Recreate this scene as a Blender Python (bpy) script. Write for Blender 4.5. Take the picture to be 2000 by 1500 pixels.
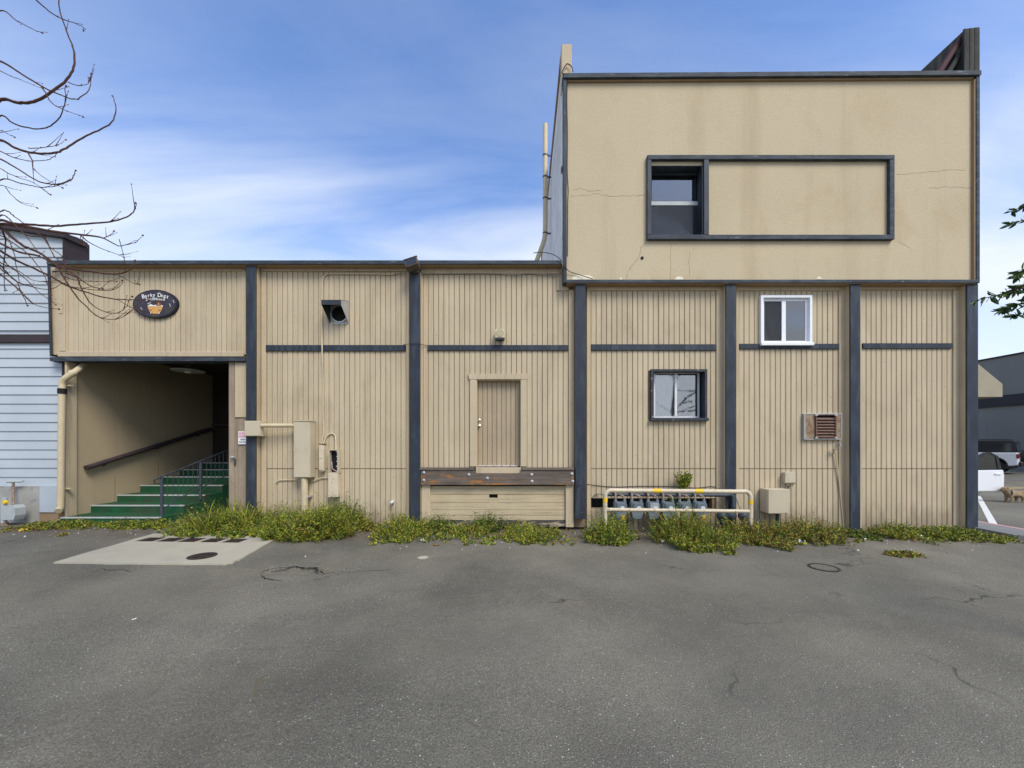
import bpy, bmesh, math, random
from mathutils import Vector, Matrix, noise as mnoise
random.seed(7)
for o in list(bpy.data.objects): bpy.data.objects.remove(o, do_unlink=True)
scene = bpy.context.scene
C = scene.collection
R = math.radians

# ---------------------------------------------------------------- camera
CAM_Y, CAM_Z = -7.5, 1.69
cam = bpy.data.cameras.new('camera'); camo = bpy.data.objects.new('camera', cam); C.objects.link(camo)
camo.location = (0, CAM_Y, CAM_Z); camo.rotation_euler = (R(90), 0, 0)
cam.sensor_width = 36; cam.lens = 13.5; cam.shift_x = -0.011; cam.shift_y = 0.058
cam.clip_start = 0.05; cam.clip_end = 3000
scene.camera = camo
# ---------------------------------------------------------------- sky, sun, exposure
SUN_EL, SUN_AZ = R(48), R(145)          # azimuth clockwise from +Y
world = bpy.data.worlds.new('World'); scene.world = world; world.use_nodes = True
nt = world.node_tree; nt.nodes.clear(); N = nt.nodes.new; L = nt.links.new
wo = N('ShaderNodeOutputWorld'); bg = N('ShaderNodeBackground'); bg.inputs[1].default_value = 0.15
sky = N('ShaderNodeTexSky'); sky.sky_type = 'NISHITA'; sky.sun_disc = False
sky.sun_elevation = SUN_EL; sky.sun_rotation = SUN_AZ
sky.air_density = 1.1; sky.dust_density = 0.6; sky.ozone_density = 2.5
tc = N('ShaderNodeTexCoord'); sep = N('ShaderNodeSeparateXYZ'); L(tc.outputs['Generated'], sep.inputs[0])
def wmath(op, a, b=None):
    m = N('ShaderNodeMath'); m.operation = op
    for i, v in enumerate((a, b)):
        if v is None: continue
        if isinstance(v, (int, float)): m.inputs[i].default_value = v
        else: L(v, m.inputs[i])
    return m.outputs[0]
zz = wmath('MAXIMUM', sep.outputs[2], 0.0); den = wmath('ADD', zz, 0.22)
cmb = N('ShaderNodeCombineXYZ'); L(wmath('DIVIDE', sep.outputs[0], den), cmb.inputs[0]); L(wmath('DIVIDE', sep.outputs[1], den), cmb.inputs[1])
mp = N('ShaderNodeMapping'); mp.inputs['Scale'].default_value = (0.75, 2.3, 1); mp.inputs['Rotation'].default_value = (0, 0, R(-14)); mp.inputs['Location'].default_value = (0.4, 0.35, 0)
L(cmb.outputs[0], mp.inputs[0])
n1 = N('ShaderNodeTexNoise'); n1.inputs['Scale'].default_value = 1.0; n1.inputs['Detail'].default_value = 9; n1.inputs['Roughness'].default_value = 0.54; n1.inputs['Distortion'].default_value = 0.5
L(mp.outputs[0], n1.inputs[0])
cr = N('ShaderNodeMapRange'); cr.inputs[1].default_value = 0.39; cr.inputs[2].default_value = 0.78; L(n1.outputs[0], cr.inputs[0])
# thin high veil: thicker towards the horizon where the eye looks through more of it
veil = N('ShaderNodeMapRange'); veil.interpolation_type = 'SMOOTHSTEP'; veil.inputs[1].default_value = 0.58; veil.inputs[2].default_value = 0.10; veil.inputs[3].default_value = 0.02; veil.inputs[4].default_value = 0.86
L(zz, veil.inputs[0])
low = N('ShaderNodeMapRange'); low.interpolation_type = 'SMOOTHSTEP'; low.inputs[1].default_value = 0.66; low.inputs[2].default_value = 0.42; low.inputs[3].default_value = 0.30; low.inputs[4].default_value = 1.05; L(zz, low.inputs[0])
cf = wmath('MINIMUM', wmath('ADD', wmath('MULTIPLY', cr.outputs[0], low.outputs[0]), wmath('MULTIPLY', veil.outputs[0], 0.80)), 0.95)
tint = N('ShaderNodeMixRGB'); tint.blend_type = 'MULTIPLY'; tint.inputs[0].default_value = 1; tint.inputs[2].default_value = (1.10, 1.22, 1.48, 1)
L(sky.outputs[0], tint.inputs[1])
mixc = N('ShaderNodeMixRGB'); mixc.inputs[2].default_value = (5.3, 5.7, 6.4, 1); L(cf, mixc.inputs[0]); L(tint.outputs[0], mixc.inputs[1])
L(mixc.outputs[0], bg.inputs[0]); L(bg.outputs[0], wo.inputs[0])
sl = bpy.data.lights.new('sun', 'SUN'); sl.energy = 2.7; sl.angle = R(26); sl.color = (1.0, 0.93, 0.79)
so = bpy.data.objects.new('sun', sl); C.objects.link(so)
sd = Vector((math.sin(SUN_AZ) * math.cos(SUN_EL), math.cos(SUN_AZ) * math.cos(SUN_EL), math.sin(SUN_EL)))
so.location = sd * 60; so.rotation_euler = sd.to_track_quat('Z', 'Y').to_euler()
vs = scene.view_settings; vs.view_transform = 'Standard'; vs.look = 'None'; vs.gamma = 1; vs.use_curve_mapping = False; vs.exposure = 0.22
scene.render.engine = 'CYCLES'

# ---------------------------------------------------------------- measuring: photo pixels (2000x1500) to metres
D = 7.5
def FX(px, Y=0.0): return (px - 1022) / 750 * (D + Y)
def FZ(py, Y=0.0): return CAM_Z - (py - 866) / 750 * (D + Y)
def sst(t): t = max(0, min(1, t)); return t * t * (3 - 2 * t)
def gz(x, y): return 0.13 * max(0, min(1, (1.5 - x) / 9)) * sst((y + 6) / 4)
def G(px, py):
    z = 0.05
    for _ in range(8):
        d = 750 * (CAM_Z - z) / (py - 866); x = (px - 1022) * d / 750; y = d - D; z = gz(x, y)
    return Vector((x, y, z))

# ---------------------------------------------------------------- materials
MATS = {}
def M(name, col, rough=0.7, var=0.10, vs=1.6, fine=0.06, fs=35, streak=None, ss=(9, 9, 0.5), st=(0.55, 0.75), sa=0.5,
      wear=None, ws=(6, 6, 6), wt=(0.60, 0.64), bump=0.0, bs=70, spec=0.3, metal=0.0, rnd=0.0, wear2=None, ws2=(3, 3, 3), wt2=(0.6, 0.7), dots=None, splash=False):
    m = bpy.data.materials.new(name); m.use_nodes = True; t = m.node_tree; n = t.nodes.new; l = t.links.new
    b = t.nodes['Principled BSDF']; b.inputs['Roughness'].default_value = rough; b.inputs['Metallic'].default_value = metal
    b.inputs['Specular IOR Level'].default_value = spec
    geo = n('ShaderNodeNewGeometry')
    def nz(scale, detail=6, dist=0.0, ro=0.6):
        mp = n('ShaderNodeMapping'); mp.inputs['Scale'].default_value = scale; l(geo.outputs['Position'], mp.inputs[0])
        x = n('ShaderNodeTexNoise'); x.inputs['Scale'].default_value = 1; x.inputs['Detail'].default_value = detail; x.inputs['Roughness'].default_value = ro; x.inputs['Distortion'].default_value = dist
        l(mp.outputs[0], x.inputs[0]); return x.outputs[0]
    def rng(src, a, b_, lo=0.0, hi=1.0):
        r = n('ShaderNodeMapRange'); r.inputs[1].default_value = a; r.inputs[2].default_value = b_; r.inputs[3].default_value = lo; r.inputs[4].default_value = hi
        l(src, r.inputs[0]); return r.outputs[0]
    def mix(f, c1, c2, mode='MIX'):
        x = n('ShaderNodeMixRGB'); x.blend_type = mode
        if isinstance(f, float): x.inputs[0].default_value = f
        else: l(f, x.inputs[0])
        for i, c in ((1, c1), (2, c2)):
            if isinstance(c, tuple): x.inputs[i].default_value = (*c[:3], 1)
            else: l(c, x.inputs[i])
        return x.outputs[0]
    lo = tuple(c * (1 - var) for c in col); hi = tuple(c * (1 + var) for c in col)
    cur = mix(rng(nz((vs, vs, vs)), 0.3, 0.7), lo, hi)
    f2 = rng(nz((fs, fs, fs), 3), 0.25, 0.75, 1 - fine, 1 + fine)
    sc = n('ShaderNodeVectorMath'); sc.operation = 'SCALE'; l(cur, sc.inputs[0]); l(f2, sc.inputs['Scale']); cur = sc.outputs[0]
    if rnd:
        oi = n('ShaderNodeObjectInfo'); sc = n('ShaderNodeVectorMath'); sc.operation = 'SCALE'; l(cur, sc.inputs[0]); l(rng(oi.outputs['Random'], 0, 1, 1 - rnd, 1 + rnd), sc.inputs['Scale']); cur = sc.outputs[0]
    if streak: cur = mix(rng(nz(ss, 5), st[0], st[1], 0, sa), cur, streak)
    if wear2: cur = mix(rng(nz(ws2, 7, 0.3), wt2[0], wt2[1]), cur, wear2)
    if wear: cur = mix(rng(nz(ws, 8, 0.4, 0.68), wt[0], wt[1]), cur, wear)
    if splash:   # mud splashed up from the ground, ragged upper edge
        sx = n('ShaderNodeSeparateXYZ'); l(geo.outputs['Position'], sx.inputs[0])
        ad = n('ShaderNodeMath'); ad.operation = 'MULTIPLY_ADD'; ad.inputs[1].default_value = -1.1; l(nz((7, 7, 2.2), 7), ad.inputs[0]); l(sx.outputs[2], ad.inputs[2])
        cur = mix(rng(ad.outputs[0], -0.02, -0.44, 0, 0.75), cur, (0.26, 0.205, 0.135))
    if dots:
        v = n('ShaderNodeTexVoronoi'); v.inputs['Scale'].default_value = dots[1]; l(geo.outputs['Position'], v.inputs['Vector'])
        cur = mix(rng(v.outputs['Distance'], dots[2], dots[2] * 0.55, 0, 0.75), cur, dots[0])
    l(cur, b.inputs['Base Color'])
    if bump:
        bp = n('ShaderNodeBump'); bp.inputs['Strength'].default_value = bump; bp.inputs['Distance'].default_value = 0.01
        l(nz((bs, bs, bs), 4), bp.inputs['Height']); l(bp.outputs[0], b.inputs['Normal'])
    MATS[name] = m; return m

BEIGE = (0.515, 0.424, 0.282)
M('board_paint', BEIGE, 0.75, 0.07, 0.9, 0.05, 30, streak=(0.29, 0.215, 0.13), ss=(24, 3, 0.6), st=(0.54, 0.80), sa=0.75, rnd=0.04, bump=0.15, bs=90, dots=((0.15, 0.09, 0.05), 4.2, 0.055), wear2=(0.37, 0.30, 0.19), ws2=(1.3, 1.3, 0.7), wt2=(0.52, 0.84), splash=True)
M('trim_paint', (0.505, 0.412, 0.272), 0.75, 0.08, 1.4, 0.05, 30, streak=(0.30, 0.22, 0.13), ss=(12, 12, 0.7), st=(0.52, 0.78), sa=0.6, wear=(0.24, 0.18, 0.12), ws=(14, 14, 5), wt=(0.70, 0.74), bump=0.15)
M('groove_backing', (0.27, 0.195, 0.12), 0.9, 0.2, 3)
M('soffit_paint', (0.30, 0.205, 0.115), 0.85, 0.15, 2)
M('stucco', (0.525, 0.435, 0.285), 0.9, 0.05, 0.5, 0.07, 55, streak=(0.40, 0.305, 0.18), ss=(1.9, 1.9, 0.14), st=(0.52, 0.78), sa=0.6, wear2=(0.46, 0.35, 0.20), ws2=(0.8, 0.8, 0.6), wt2=(0.55, 0.80), bump=0.6, bs=48)
M('navy_paint', (0.024, 0.033, 0.046), 0.6, 0.25, 2.5, 0.12, 40, wear=(0.17, 0.19, 0.21), ws=(26, 26, 5), wt=(0.66, 0.74), wear2=(0.06, 0.075, 0.09), ws2=(9, 9, 1.5), wt2=(0.5, 0.75), bump=0.2, spec=0.35)
M('navy_worn', (0.036, 0.044, 0.055), 0.7, 0.25, 2.5, 0.15, 40, wear=(0.21, 0.23, 0.24), ws=(5, 30, 36), wt=(0.60, 0.70), wear2=(0.075, 0.09, 0.10), ws2=(3, 14, 14), wt2=(0.45, 0.7), bump=0.3)
M('plaster_patch', (0.80, 0.74, 0.56), 0.9, 0.05)
M('crack_shade', (0.022, 0.021, 0.019), 0.95, 0.3, 20)
M('crack_dark', (0.26, 0.19, 0.11), 0.95, 0.2, 8)
M('old_wood', (0.115, 0.09, 0.07), 0.85, 0.3, 3, 0.15, 50, streak=(0.21, 0.175, 0.14), ss=(1.2, 18, 30), st=(0.45, 0.75), sa=0.7, wear=(0.36, 0.16, 0.04), ws=(1.7, 3, 6.5), wt=(0.55, 0.65), bump=0.5, bs=45)
M('grey_wood', (0.33, 0.265, 0.19), 0.85, 0.12, 3, 0.1, 40, streak=(0.21, 0.155, 0.105), ss=(18, 18, 0.9), st=(0.45, 0.7), sa=0.8, bump=0.3)
M('peeling_plank', (0.50, 0.41, 0.255), 0.85, 0.1, 2, 0.08, 40, streak=(0.27, 0.21, 0.14), ss=(1.3, 10, 26), st=(0.5, 0.72), sa=0.7, wear=(0.10, 0.085, 0.07), ws=(3.0, 10, 22), wt=(0.66, 0.69), bump=0.4)
M('rotten_plank', (0.38, 0.31, 0.21), 0.9, 0.15, 2, 0.1, 40, wear=(0.075, 0.068, 0.058), ws=(2.5, 8, 14), wt=(0.46, 0.50), bump=0.5)
M('door_paint', (0.40, 0.32, 0.21), 0.7, 0.07, 1.5, 0.05, 30, streak=(0.27, 0.20, 0.12), ss=(14, 3, 0.6), st=(0.5, 0.8), sa=0.5, rnd=0.03, wear=(0.17, 0.075, 0.035), ws=(14, 14, 6), wt=(0.70, 0.73), bump=0.1)
M('box_paint', (0.52, 0.45, 0.315), 0.5, 0.05, 3, 0.04, 40, streak=(0.36, 0.28, 0.17), ss=(14, 14, 1), st=(0.6, 0.8), sa=0.5, wear=(0.22, 0.12, 0.06), ws=(22, 22, 22), wt=(0.74, 0.76), spec=0.4)
M('pipe_paint', (0.56, 0.46, 0.29), 0.5, 0.07, 5, 0.05, 40, wear=(0.20, 0.11, 0.06), ws=(26, 26, 26), wt=(0.70, 0.73), spec=0.4)
M('guard_paint', (0.60, 0.51, 0.36), 0.5, 0.1, 5, 0.06, 40, wear=(0.25, 0.13, 0.07), ws=(24, 24, 24), wt=(0.60, 0.66), spec=0.4)
M('yellow_tape', (0.80, 0.52, 0.03), 0.5, 0.08, 9)
M('meter_grey', (0.20, 0.24, 0.265), 0.5, 0.12, 8, 0.06, 50, streak=(0.12, 0.13, 0.13), ss=(12, 12, 3), st=(0.55, 0.8), sa=0.6, metal=0.1)
M('meter_pale', (0.42, 0.45, 0.44), 0.5, 0.1, 8)
M('pipe_slate', (0.055, 0.07, 0.085), 0.5, 0.2, 8, wear=(0.16, 0.14, 0.12), ws=(14, 14, 14), wt=(0.62, 0.7))
M('pipe_rust', (0.32, 0.25, 0.20), 0.7, 0.2, 12, wear=(0.16, 0.075, 0.04), ws=(25, 25, 25), wt=(0.5, 0.6))
M('rust_metal', (0.30, 0.235, 0.155), 0.6, 0.2, 10, 0.12, 60, streak=(0.20, 0.095, 0.04), ss=(16, 16, 9), st=(0.45, 0.62), sa=0.75, metal=0.25)
M('louvre_metal', (0.16, 0.095, 0.07), 0.6, 0.25, 14, metal=0.2)
M('zinc', (0.52, 0.53, 0.53), 0.45, 0.12, 14, metal=0.5)
M('dark_hood', (0.035, 0.042, 0.048), 0.5, 0.25, 8, wear=(0.15, 0.16, 0.17), ws=(20, 20, 20), wt=(0.64, 0.72))
M('black', (0.012, 0.011, 0.012), 0.8, 0.1)
M('iron', (0.045, 0.055, 0.07), 0.5, 0.2, 9, wear=(0.14, 0.12, 0.10), ws=(30, 30, 30), wt=(0.68, 0.72), spec=0.5)
M('carpet_green', (0.014, 0.092, 0.036), 0.95, 0.25, 5, 0.25, 160, wear2=(0.045, 0.065, 0.035), ws2=(3.5, 3.5, 3.5), wt2=(0.46, 0.68), bump=0.6, bs=220)
M('nosing', (0.44, 0.45, 0.42), 0.5, 0.12, 7)
M('rail_wood', (0.055, 0.038, 0.042), 0.5, 0.25, 6, spec=0.4)
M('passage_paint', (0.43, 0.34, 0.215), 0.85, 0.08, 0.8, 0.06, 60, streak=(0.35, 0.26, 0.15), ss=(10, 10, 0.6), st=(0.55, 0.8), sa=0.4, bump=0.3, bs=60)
M('passage_shade', (0.035, 0.027, 0.022), 0.9, 0.1)  # near-black colour carries the deep shade inside the passage
M('clapboard', (0.45, 0.495, 0.525), 0.6, 0.05, 1.2, 0.03, 40, streak=(0.36, 0.42, 0.48), ss=(3, 3, 2), st=(0.5, 0.8), sa=0.5, rnd=0.03)
M('brown_trim', (0.040, 0.027, 0.028), 0.6, 0.15, 3)
M('concrete_old', (0.36, 0.35, 0.31), 0.9, 0.15, 3, 0.1, 40, wear2=(0.17, 0.16, 0.14), ws2=(4, 4, 4), wt2=(0.5, 0.66), bump=0.5)
M('concrete_slab', (0.42, 0.385, 0.295), 0.9, 0.06, 1.6, 0.08, 70, wear2=(0.36, 0.33, 0.26), ws2=(2.2, 2.2, 2.2), wt2=(0.5, 0.72), bump=0.3, bs=90)
M('pavement', (0.20, 0.197, 0.18), 0.9, 0.08, 2, 0.1, 60, bump=0.3)
M('kerb_red', (0.50, 0.30, 0.28), 0.8, 0.12, 6, wear=(0.36, 0.34, 0.32), ws=(12, 12, 12), wt=(0.56, 0.62))
M('iron_cover', (0.055, 0.038, 0.033), 0.7, 0.25, 12, 0.2, 60, bump=0.5, metal=0.2)
M('white_vinyl', (0.82, 0.83, 0.84), 0.35, 0.03, 5)
M('aluminium', (0.70, 0.70, 0.69), 0.4, 0.06, 8, metal=0.2)
M('peeling_frame', (0.04, 0.046, 0.054), 0.7, 0.2, 5, wear=(0.45, 0.42, 0.37), ws=(15, 30, 15), wt=(0.61, 0.66), bump=0.4)
M('blind', (0.86, 0.87, 0.86), 0.8, 0.05)
M('room_grey', (0.16, 0.165, 0.17), 0.9, 0.1)
M('room_dark', (0.035, 0.037, 0.04), 0.9, 0.1)
M('bark', (0.075, 0.035, 0.023), 0.8, 0.35, 30, 0.2, 120, bump=0.4)
M('bark_trunk', (0.075, 0.055, 0.045), 0.9, 0.35, 9, 0.2, 60, bump=0.8)
M('bud', (0.13, 0.035, 0.022), 0.7, 0.3, 40)
M('leaf_dark', (0.045, 0.085, 0.022), 0.5, 0.4, 25)
M('leaf_green', (0.115, 0.175, 0.018), 0.6, 0.35, 7)
M('leaf_lime', (0.315, 0.315, 0.030), 0.6, 0.3, 7)
M('leaf_olive', (0.15, 0.145, 0.035), 0.6, 0.35, 7)
M('leaf_deep', (0.040, 0.075, 0.017), 0.6, 0.35, 7)
M('leaf_dry', (0.27, 0.155, 0.045), 0.8, 0.35, 9)
M('pebble', (0.22, 0.20, 0.17), 0.9, 0.5, 30)
M('paper', (0.80, 0.79, 0.75), 0.8, 0.05)
M('plastic_film', (0.55, 0.60, 0.70), 0.25, 0.2, 30)
M('yellow_leaf', (0.62, 0.42, 0.05), 0.8, 0.2, 30)
M('sign_dark', (0.042, 0.033, 0.05), 0.5, 0.35, 9, 0.2, 40, wear2=(0.05, 0.055, 0.03), ws2=(5, 5, 5), wt2=(0.5, 0.7))
M('sign_rim', (0.012, 0.012, 0.02), 0.4, 0.1)
M('sign_letter', (0.78, 0.76, 0.72), 0.6, 0.05)
M('tub_tan', (0.62, 0.34, 0.10), 0.6, 0.12, 20)
M('dog_brown', (0.15, 0.045, 0.02), 0.6, 0.2, 30)
M('sign_olive', (0.10, 0.10, 0.03), 0.6, 0.2, 30)
M('notice_white', (0.78, 0.80, 0.80), 0.5, 0.04)
M('notice_pink', (0.66, 0.36, 0.42), 0.5, 0.1, 30)
M('ink', (0.03, 0.03, 0.04), 0.6, 0.1)
M('chrome', (0.7, 0.7, 0.68), 0.18, 0.05, metal=1.0)
M('speaker_beige', (0.60, 0.52, 0.36), 0.5, 0.05)
M('speaker_cone', (0.45, 0.39, 0.24), 0.8, 0.15, 60)
M('lamp_enamel', (0.35, 0.36, 0.33), 0.4, 0.1)
M('lamp_bulb', (0.62, 0.60, 0.52), 0.4, 0.05)
M('flood_brown', (0.115, 0.085, 0.062), 0.6, 0.25, 12)
M('cable', (0.05, 0.035, 0.03), 0.6, 0.1)
M('cable_grey', (0.30, 0.28, 0.25), 0.6, 0.1)
M('car_white', (0.78, 0.79, 0.80), 0.18, 0.02, 2, 0.01, spec=0.6)
M('car_black', (0.018, 0.018, 0.02), 0.35, 0.1, spec=0.5)
M('tyre', (0.02, 0.02, 0.02), 0.85, 0.2)
M('rim', (0.22, 0.22, 0.23), 0.35, 0.1, metal=0.6)
M('tail_red', (0.22, 0.02, 0.03), 0.25, 0.1, spec=0.6)
M('car_glass', (0.025, 0.03, 0.033), 0.06, 0.1, spec=0.7)
M('fur', (0.33, 0.235, 0.135), 0.95, 0.4, 28, 0.3, 120, bump=1.0, bs=160)
M('harness', (0.06, 0.075, 0.11), 0.8, 0.1)
M('far_grey', (0.19, 0.193, 0.178), 0.85, 0.08, 0.4, 0.04, 8, streak=(0.26, 0.28, 0.27), ss=(0.9, 0.9, 0.1), st=(0.5, 0.8), sa=0.5)
M('far_band', (0.03, 0.03, 0.036), 0.7, 0.1)
M('far_beige', (0.34, 0.30, 0.21), 0.85, 0.06)
M('weathered_dark', (0.048, 0.047, 0.043), 0.9, 0.3, 3, 0.15, 40, streak=(0.13, 0.11, 0.075), ss=(9, 9, 0.6), st=(0.5, 0.72), sa=0.7, bump=0.3)
M('red_edge', (0.075, 0.032, 0.03), 0.8, 0.2)
M('side_siding', (0.70, 0.68, 0.64), 0.8, 0.12, 2, 0.06, 30, streak=(0.36, 0.31, 0.25), ss=(3, 0.6, 5), st=(0.5, 0.8), sa=0.7)
M('paint_white', (0.68, 0.67, 0.62), 0.8, 0.1, 5, wear=(0.12, 0.12, 0.12), ws=(16, 16, 16), wt=(0.66, 0.7))
M('roofing', (0.45, 0.45, 0.44), 0.9, 0.1)  # unseen roof, made pale to bounce light onto the flank wall

def glass_mat():
    m = bpy.data.materials.new('window_glass'); m.use_nodes = True; t = m.node_tree; t.nodes.clear(); n = t.nodes.new; l = t.links.new
    o = n('ShaderNodeOutputMaterial'); mx = n('ShaderNodeMixShader'); tr = n('ShaderNodeBsdfTransparent'); gl = n('ShaderNodeBsdfGlossy')
    tr.inputs[0].default_value = (0.95, 0.965, 0.96, 1); gl.inputs['Roughness'].default_value = 0.03
    fr = n('ShaderNodeFresnel'); fr.inputs[0].default_value = 1.75
    nzz = n('ShaderNodeTexNoise'); nzz.inputs['Scale'].default_value = 2.2; bp = n('ShaderNodeBump'); bp.inputs['Strength'].default_value = 0.03; bp.inputs['Distance'].default_value = 0.03
    l(nzz.outputs[0], bp.inputs['Height']); l(bp.outputs[0], gl.inputs['Normal'])
    ad = n('ShaderNodeMath'); ad.operation = 'ADD'; ad.inputs[1].default_value = 0.17; l(fr.outputs[0], ad.inputs[0])
    l(ad.outputs[0], mx.inputs[0]); l(tr.outputs[0], mx.inputs[1]); l(gl.outputs[0], mx.inputs[2]); l(mx.outputs[0], o.inputs[0])
    MATS['glass'] = m
    m = bpy.data.materials.new('insect_screen'); m.use_nodes = True; t = m.node_tree; t.nodes.clear(); n = t.nodes.new; l = t.links.new
    o = n('ShaderNodeOutputMaterial'); mx = n('ShaderNodeMixShader'); tr = n('ShaderNodeBsdfTransparent'); df = n('ShaderNodeBsdfDiffuse'); df.inputs[0].default_value = (0.06, 0.062, 0.065, 1); mx.inputs[0].default_value = 0.42
    l(tr.outputs[0], mx.inputs[1]); l(df.outputs[0], mx.inputs[2]); l(mx.outputs[0], o.inputs[0]); MATS['screen'] = m
glass_mat()

def asphalt():
    m = bpy.data.materials.new('asphalt'); m.use_nodes = True; t = m.node_tree; n = t.nodes.new; l = t.links.new
    b = t.nodes['Principled BSDF']; b.inputs['Roughness'].default_value = 0.85; b.inputs['Specular IOR Level'].default_value = 0.25
    geo = n('ShaderNodeNewGeometry'); pos = geo.outputs['Position']
    def nz(scale, detail=6, dist=0.0, ro=0.6):
        x = n('ShaderNodeTexNoise'); x.inputs['Scale'].default_value = scale; x.inputs['Detail'].default_value = detail; x.inputs['Roughness'].default_value = ro; x.inputs['Distortion'].default_value = dist
        l(pos, x.inputs[0]); return x.outputs[0]
    def rng(src, a, b_, lo=0.0, hi=1.0, smooth=False):
        r = n('ShaderNodeMapRange'); r.inputs[1].default_value = a; r.inputs[2].default_value = b_; r.inputs[3].default_value = lo; r.inputs[4].default_value = hi
        if smooth: r.interpolation_type = 'SMOOTHSTEP'
        l(src, r.inputs[0]); return r.outputs[0]
    def mix(f, c1, c2):
        x = n('ShaderNodeMixRGB')
        if isinstance(f, float): x.inputs[0].default_value = f
        else: l(f, x.inputs[0])
        for i, c in ((1, c1), (2, c2)):
            if isinstance(c, tuple): x.inputs[i].default_value = (*c, 1)
            else: l(c, x.inputs[i])
        return x.outputs[0]
    def mm(op, a, b_):
        x = n('ShaderNodeMath'); x.operation = op
        for i, v in enumerate((a, b_)):
            if isinstance(v, (int, float)): x.inputs[i].default_value = v
            else: l(v, x.inputs[i])
        return x.outputs[0]
    cur = mix(rng(nz(0.45, 5), 0.34, 0.66), (0.112, 0.104, 0.081), (0.205, 0.190, 0.145))
    cur = mix(rng(nz(1.7, 7, 0.6), 0.55, 0.80, 0, 0.4), cur, (0.082, 0.076, 0.064))
    cur = mix(rng(nz(0.9, 8, 1.2), 0.56, 0.78, 0, 0.6), cur, (0.200, 0.178, 0.125))
    g = rng(nz(85, 3, 0, 0.85), 0.32, 0.68, 0.50, 1.55)
    sc = n('ShaderNodeVectorMath'); sc.operation = 'SCALE'; l(cur, sc.inputs[0]); l(g, sc.inputs['Scale']); cur = sc.outputs[0]
    # pale aggregate chips
    v = n('ShaderNodeTexVoronoi'); v.inputs['Scale'].default_value = 105; l(pos, v.inputs['Vector'])
    sp = n('ShaderNodeSeparateColor'); l(v.outputs['Color'], sp.inputs[0])
    chip = mm('MULTIPLY', rng(sp.outputs[0], 0.84, 0.90), rng(v.outputs['Distance'], 0.40, 0.24))
    cur = mix(mm('MULTIPLY', chip, 0.75), cur, (0.46, 0.44, 0.37))
    v2 = n('ShaderNodeTexVoronoi'); v2.inputs['Scale'].default_value = 52; l(pos, v2.inputs['Vector'])
    sp2 = n('ShaderNodeSeparateColor'); l(v2.outputs['Color'], sp2.inputs[0])
    chip2 = mm('MULTIPLY', rng(sp2.outputs[0], 0.955, 0.965), rng(v2.outputs['Distance'], 0.25, 0.15))
    cur = mix(mm('MULTIPLY', chip2, 0.9), cur, (0.68, 0.67, 0.62))
    # wandering hairline cracks
    def crack(scale, width, amt, warp):
        wv = n('ShaderNodeTexNoise'); wv.inputs['Scale'].default_value = 1.4; wv.inputs['Detail'].default_value = 6; l(pos, wv.inputs[0])
        ad = n('ShaderNodeVectorMath'); ad.operation = 'MULTIPLY_ADD'; l(wv.outputs['Color'], ad.inputs[0]); ad.inputs[1].default_value = (warp, warp, warp); l(pos, ad.inputs[2])
        vv = n('ShaderNodeTexVoronoi'); vv.feature = 'DISTANCE_TO_EDGE'; vv.inputs['Scale'].default_value = scale; l(ad.outputs[0], vv.inputs['Vector'])
        return mm('MULTIPLY', rng(vv.outputs['Distance'], width, width * 0.3), rng(nz(0.55, 3), 0.52, 0.62, 0, amt))
    cur = mix(crack(0.42, 0.006, 0.8, 0.9), cur, (0.045, 0.044, 0.04))
    # dirt and grit washed up along the foot of the wall
    sx = n('ShaderNodeSeparateXYZ'); l(pos, sx.inputs[0])
    edge = mm('ADD', sx.outputs[1], mm('MULTIPLY', mm('SUBTRACT', nz(1.3, 7, 0.4), 0.5), 1.6))
    dm = mm('MULTIPLY', rng(edge, -1.35, -0.55, 0, 1, True), rng(sx.outputs[0], 10.2, 9.2))
    dirt = mix(rng(nz(9, 8), 0.35, 0.65), (0.095, 0.075, 0.055), (0.185, 0.155, 0.115))
    cur = mix(mm('MULTIPLY', dm, 0.85), cur, dirt)
    def blot(cx, cy, r1, r2, sx_, col_, amt):
        mp_ = n('ShaderNodeMapping'); mp_.inputs['Location'].default_value = (-cx * sx_, -cy, 0); mp_.inputs['Scale'].default_value = (sx_, 1, 0); l(pos, mp_.inputs[0])
        ln = n('ShaderNodeVectorMath'); ln.operation = 'LENGTH'; l(mp_.outputs[0], ln.inputs[0])
        dd = mm('ADD', ln.outputs['Value'], mm('MULTIPLY', mm('SUBTRACT', nz(3.2, 8, 0.6, 0.65), 0.5), 1.1))
        return mix(rng(dd, r1, r2, 0, amt * .55, True), cur, col_)
    for a_ in ((-2.1, -5.1, 1.0, .15, .7, (0.075, 0.064, 0.048), .6), (-3.6, -5.5, .9, .1, .7, (0.085, 0.074, 0.058), .45), (1.9, -5.2, 1.0, .1, .45, (0.085, 0.080, 0.070), .4), (4.6, -3.9, .9, .1, .4, (0.09, 0.085, 0.07), .35), (0.2, -4.2, .9, .1, .3, (0.17, 0.16, 0.125), .5), (-4.8, -3.4, .8, .1, .35, (0.17, 0.155, 0.115), .5), (2.9, -2.9, .8, .1, .3, (0.18, 0.17, 0.13), .45), (-.6, -3.1, .5, .05, .6, (0.09, 0.085, 0.07), .3)):
        cur = blot(*a_)
    # moss in the worn hollow near the front
    mo = n('ShaderNodeVectorMath'); mo.operation = 'DISTANCE'; mo.inputs[1].default_value = (-2.02, -5.05, 0.0); l(pos, mo.inputs[0])
    mf = mm('MULTIPLY', rng(mo.outputs['Value'], 0.75, 0.15), rng(nz(5.5, 9, 1.5, 0.7), 0.56, 0.66, 0, 0.8))
    cur = mix(mf, cur, (0.115, 0.088, 0.025))
    l(cur, b.inputs['Base Color'])
    bp = n('ShaderNodeBump'); bp.inputs['Strength'].default_value = 0.8; bp.inputs['Distance'].default_value = 0.010
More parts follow.
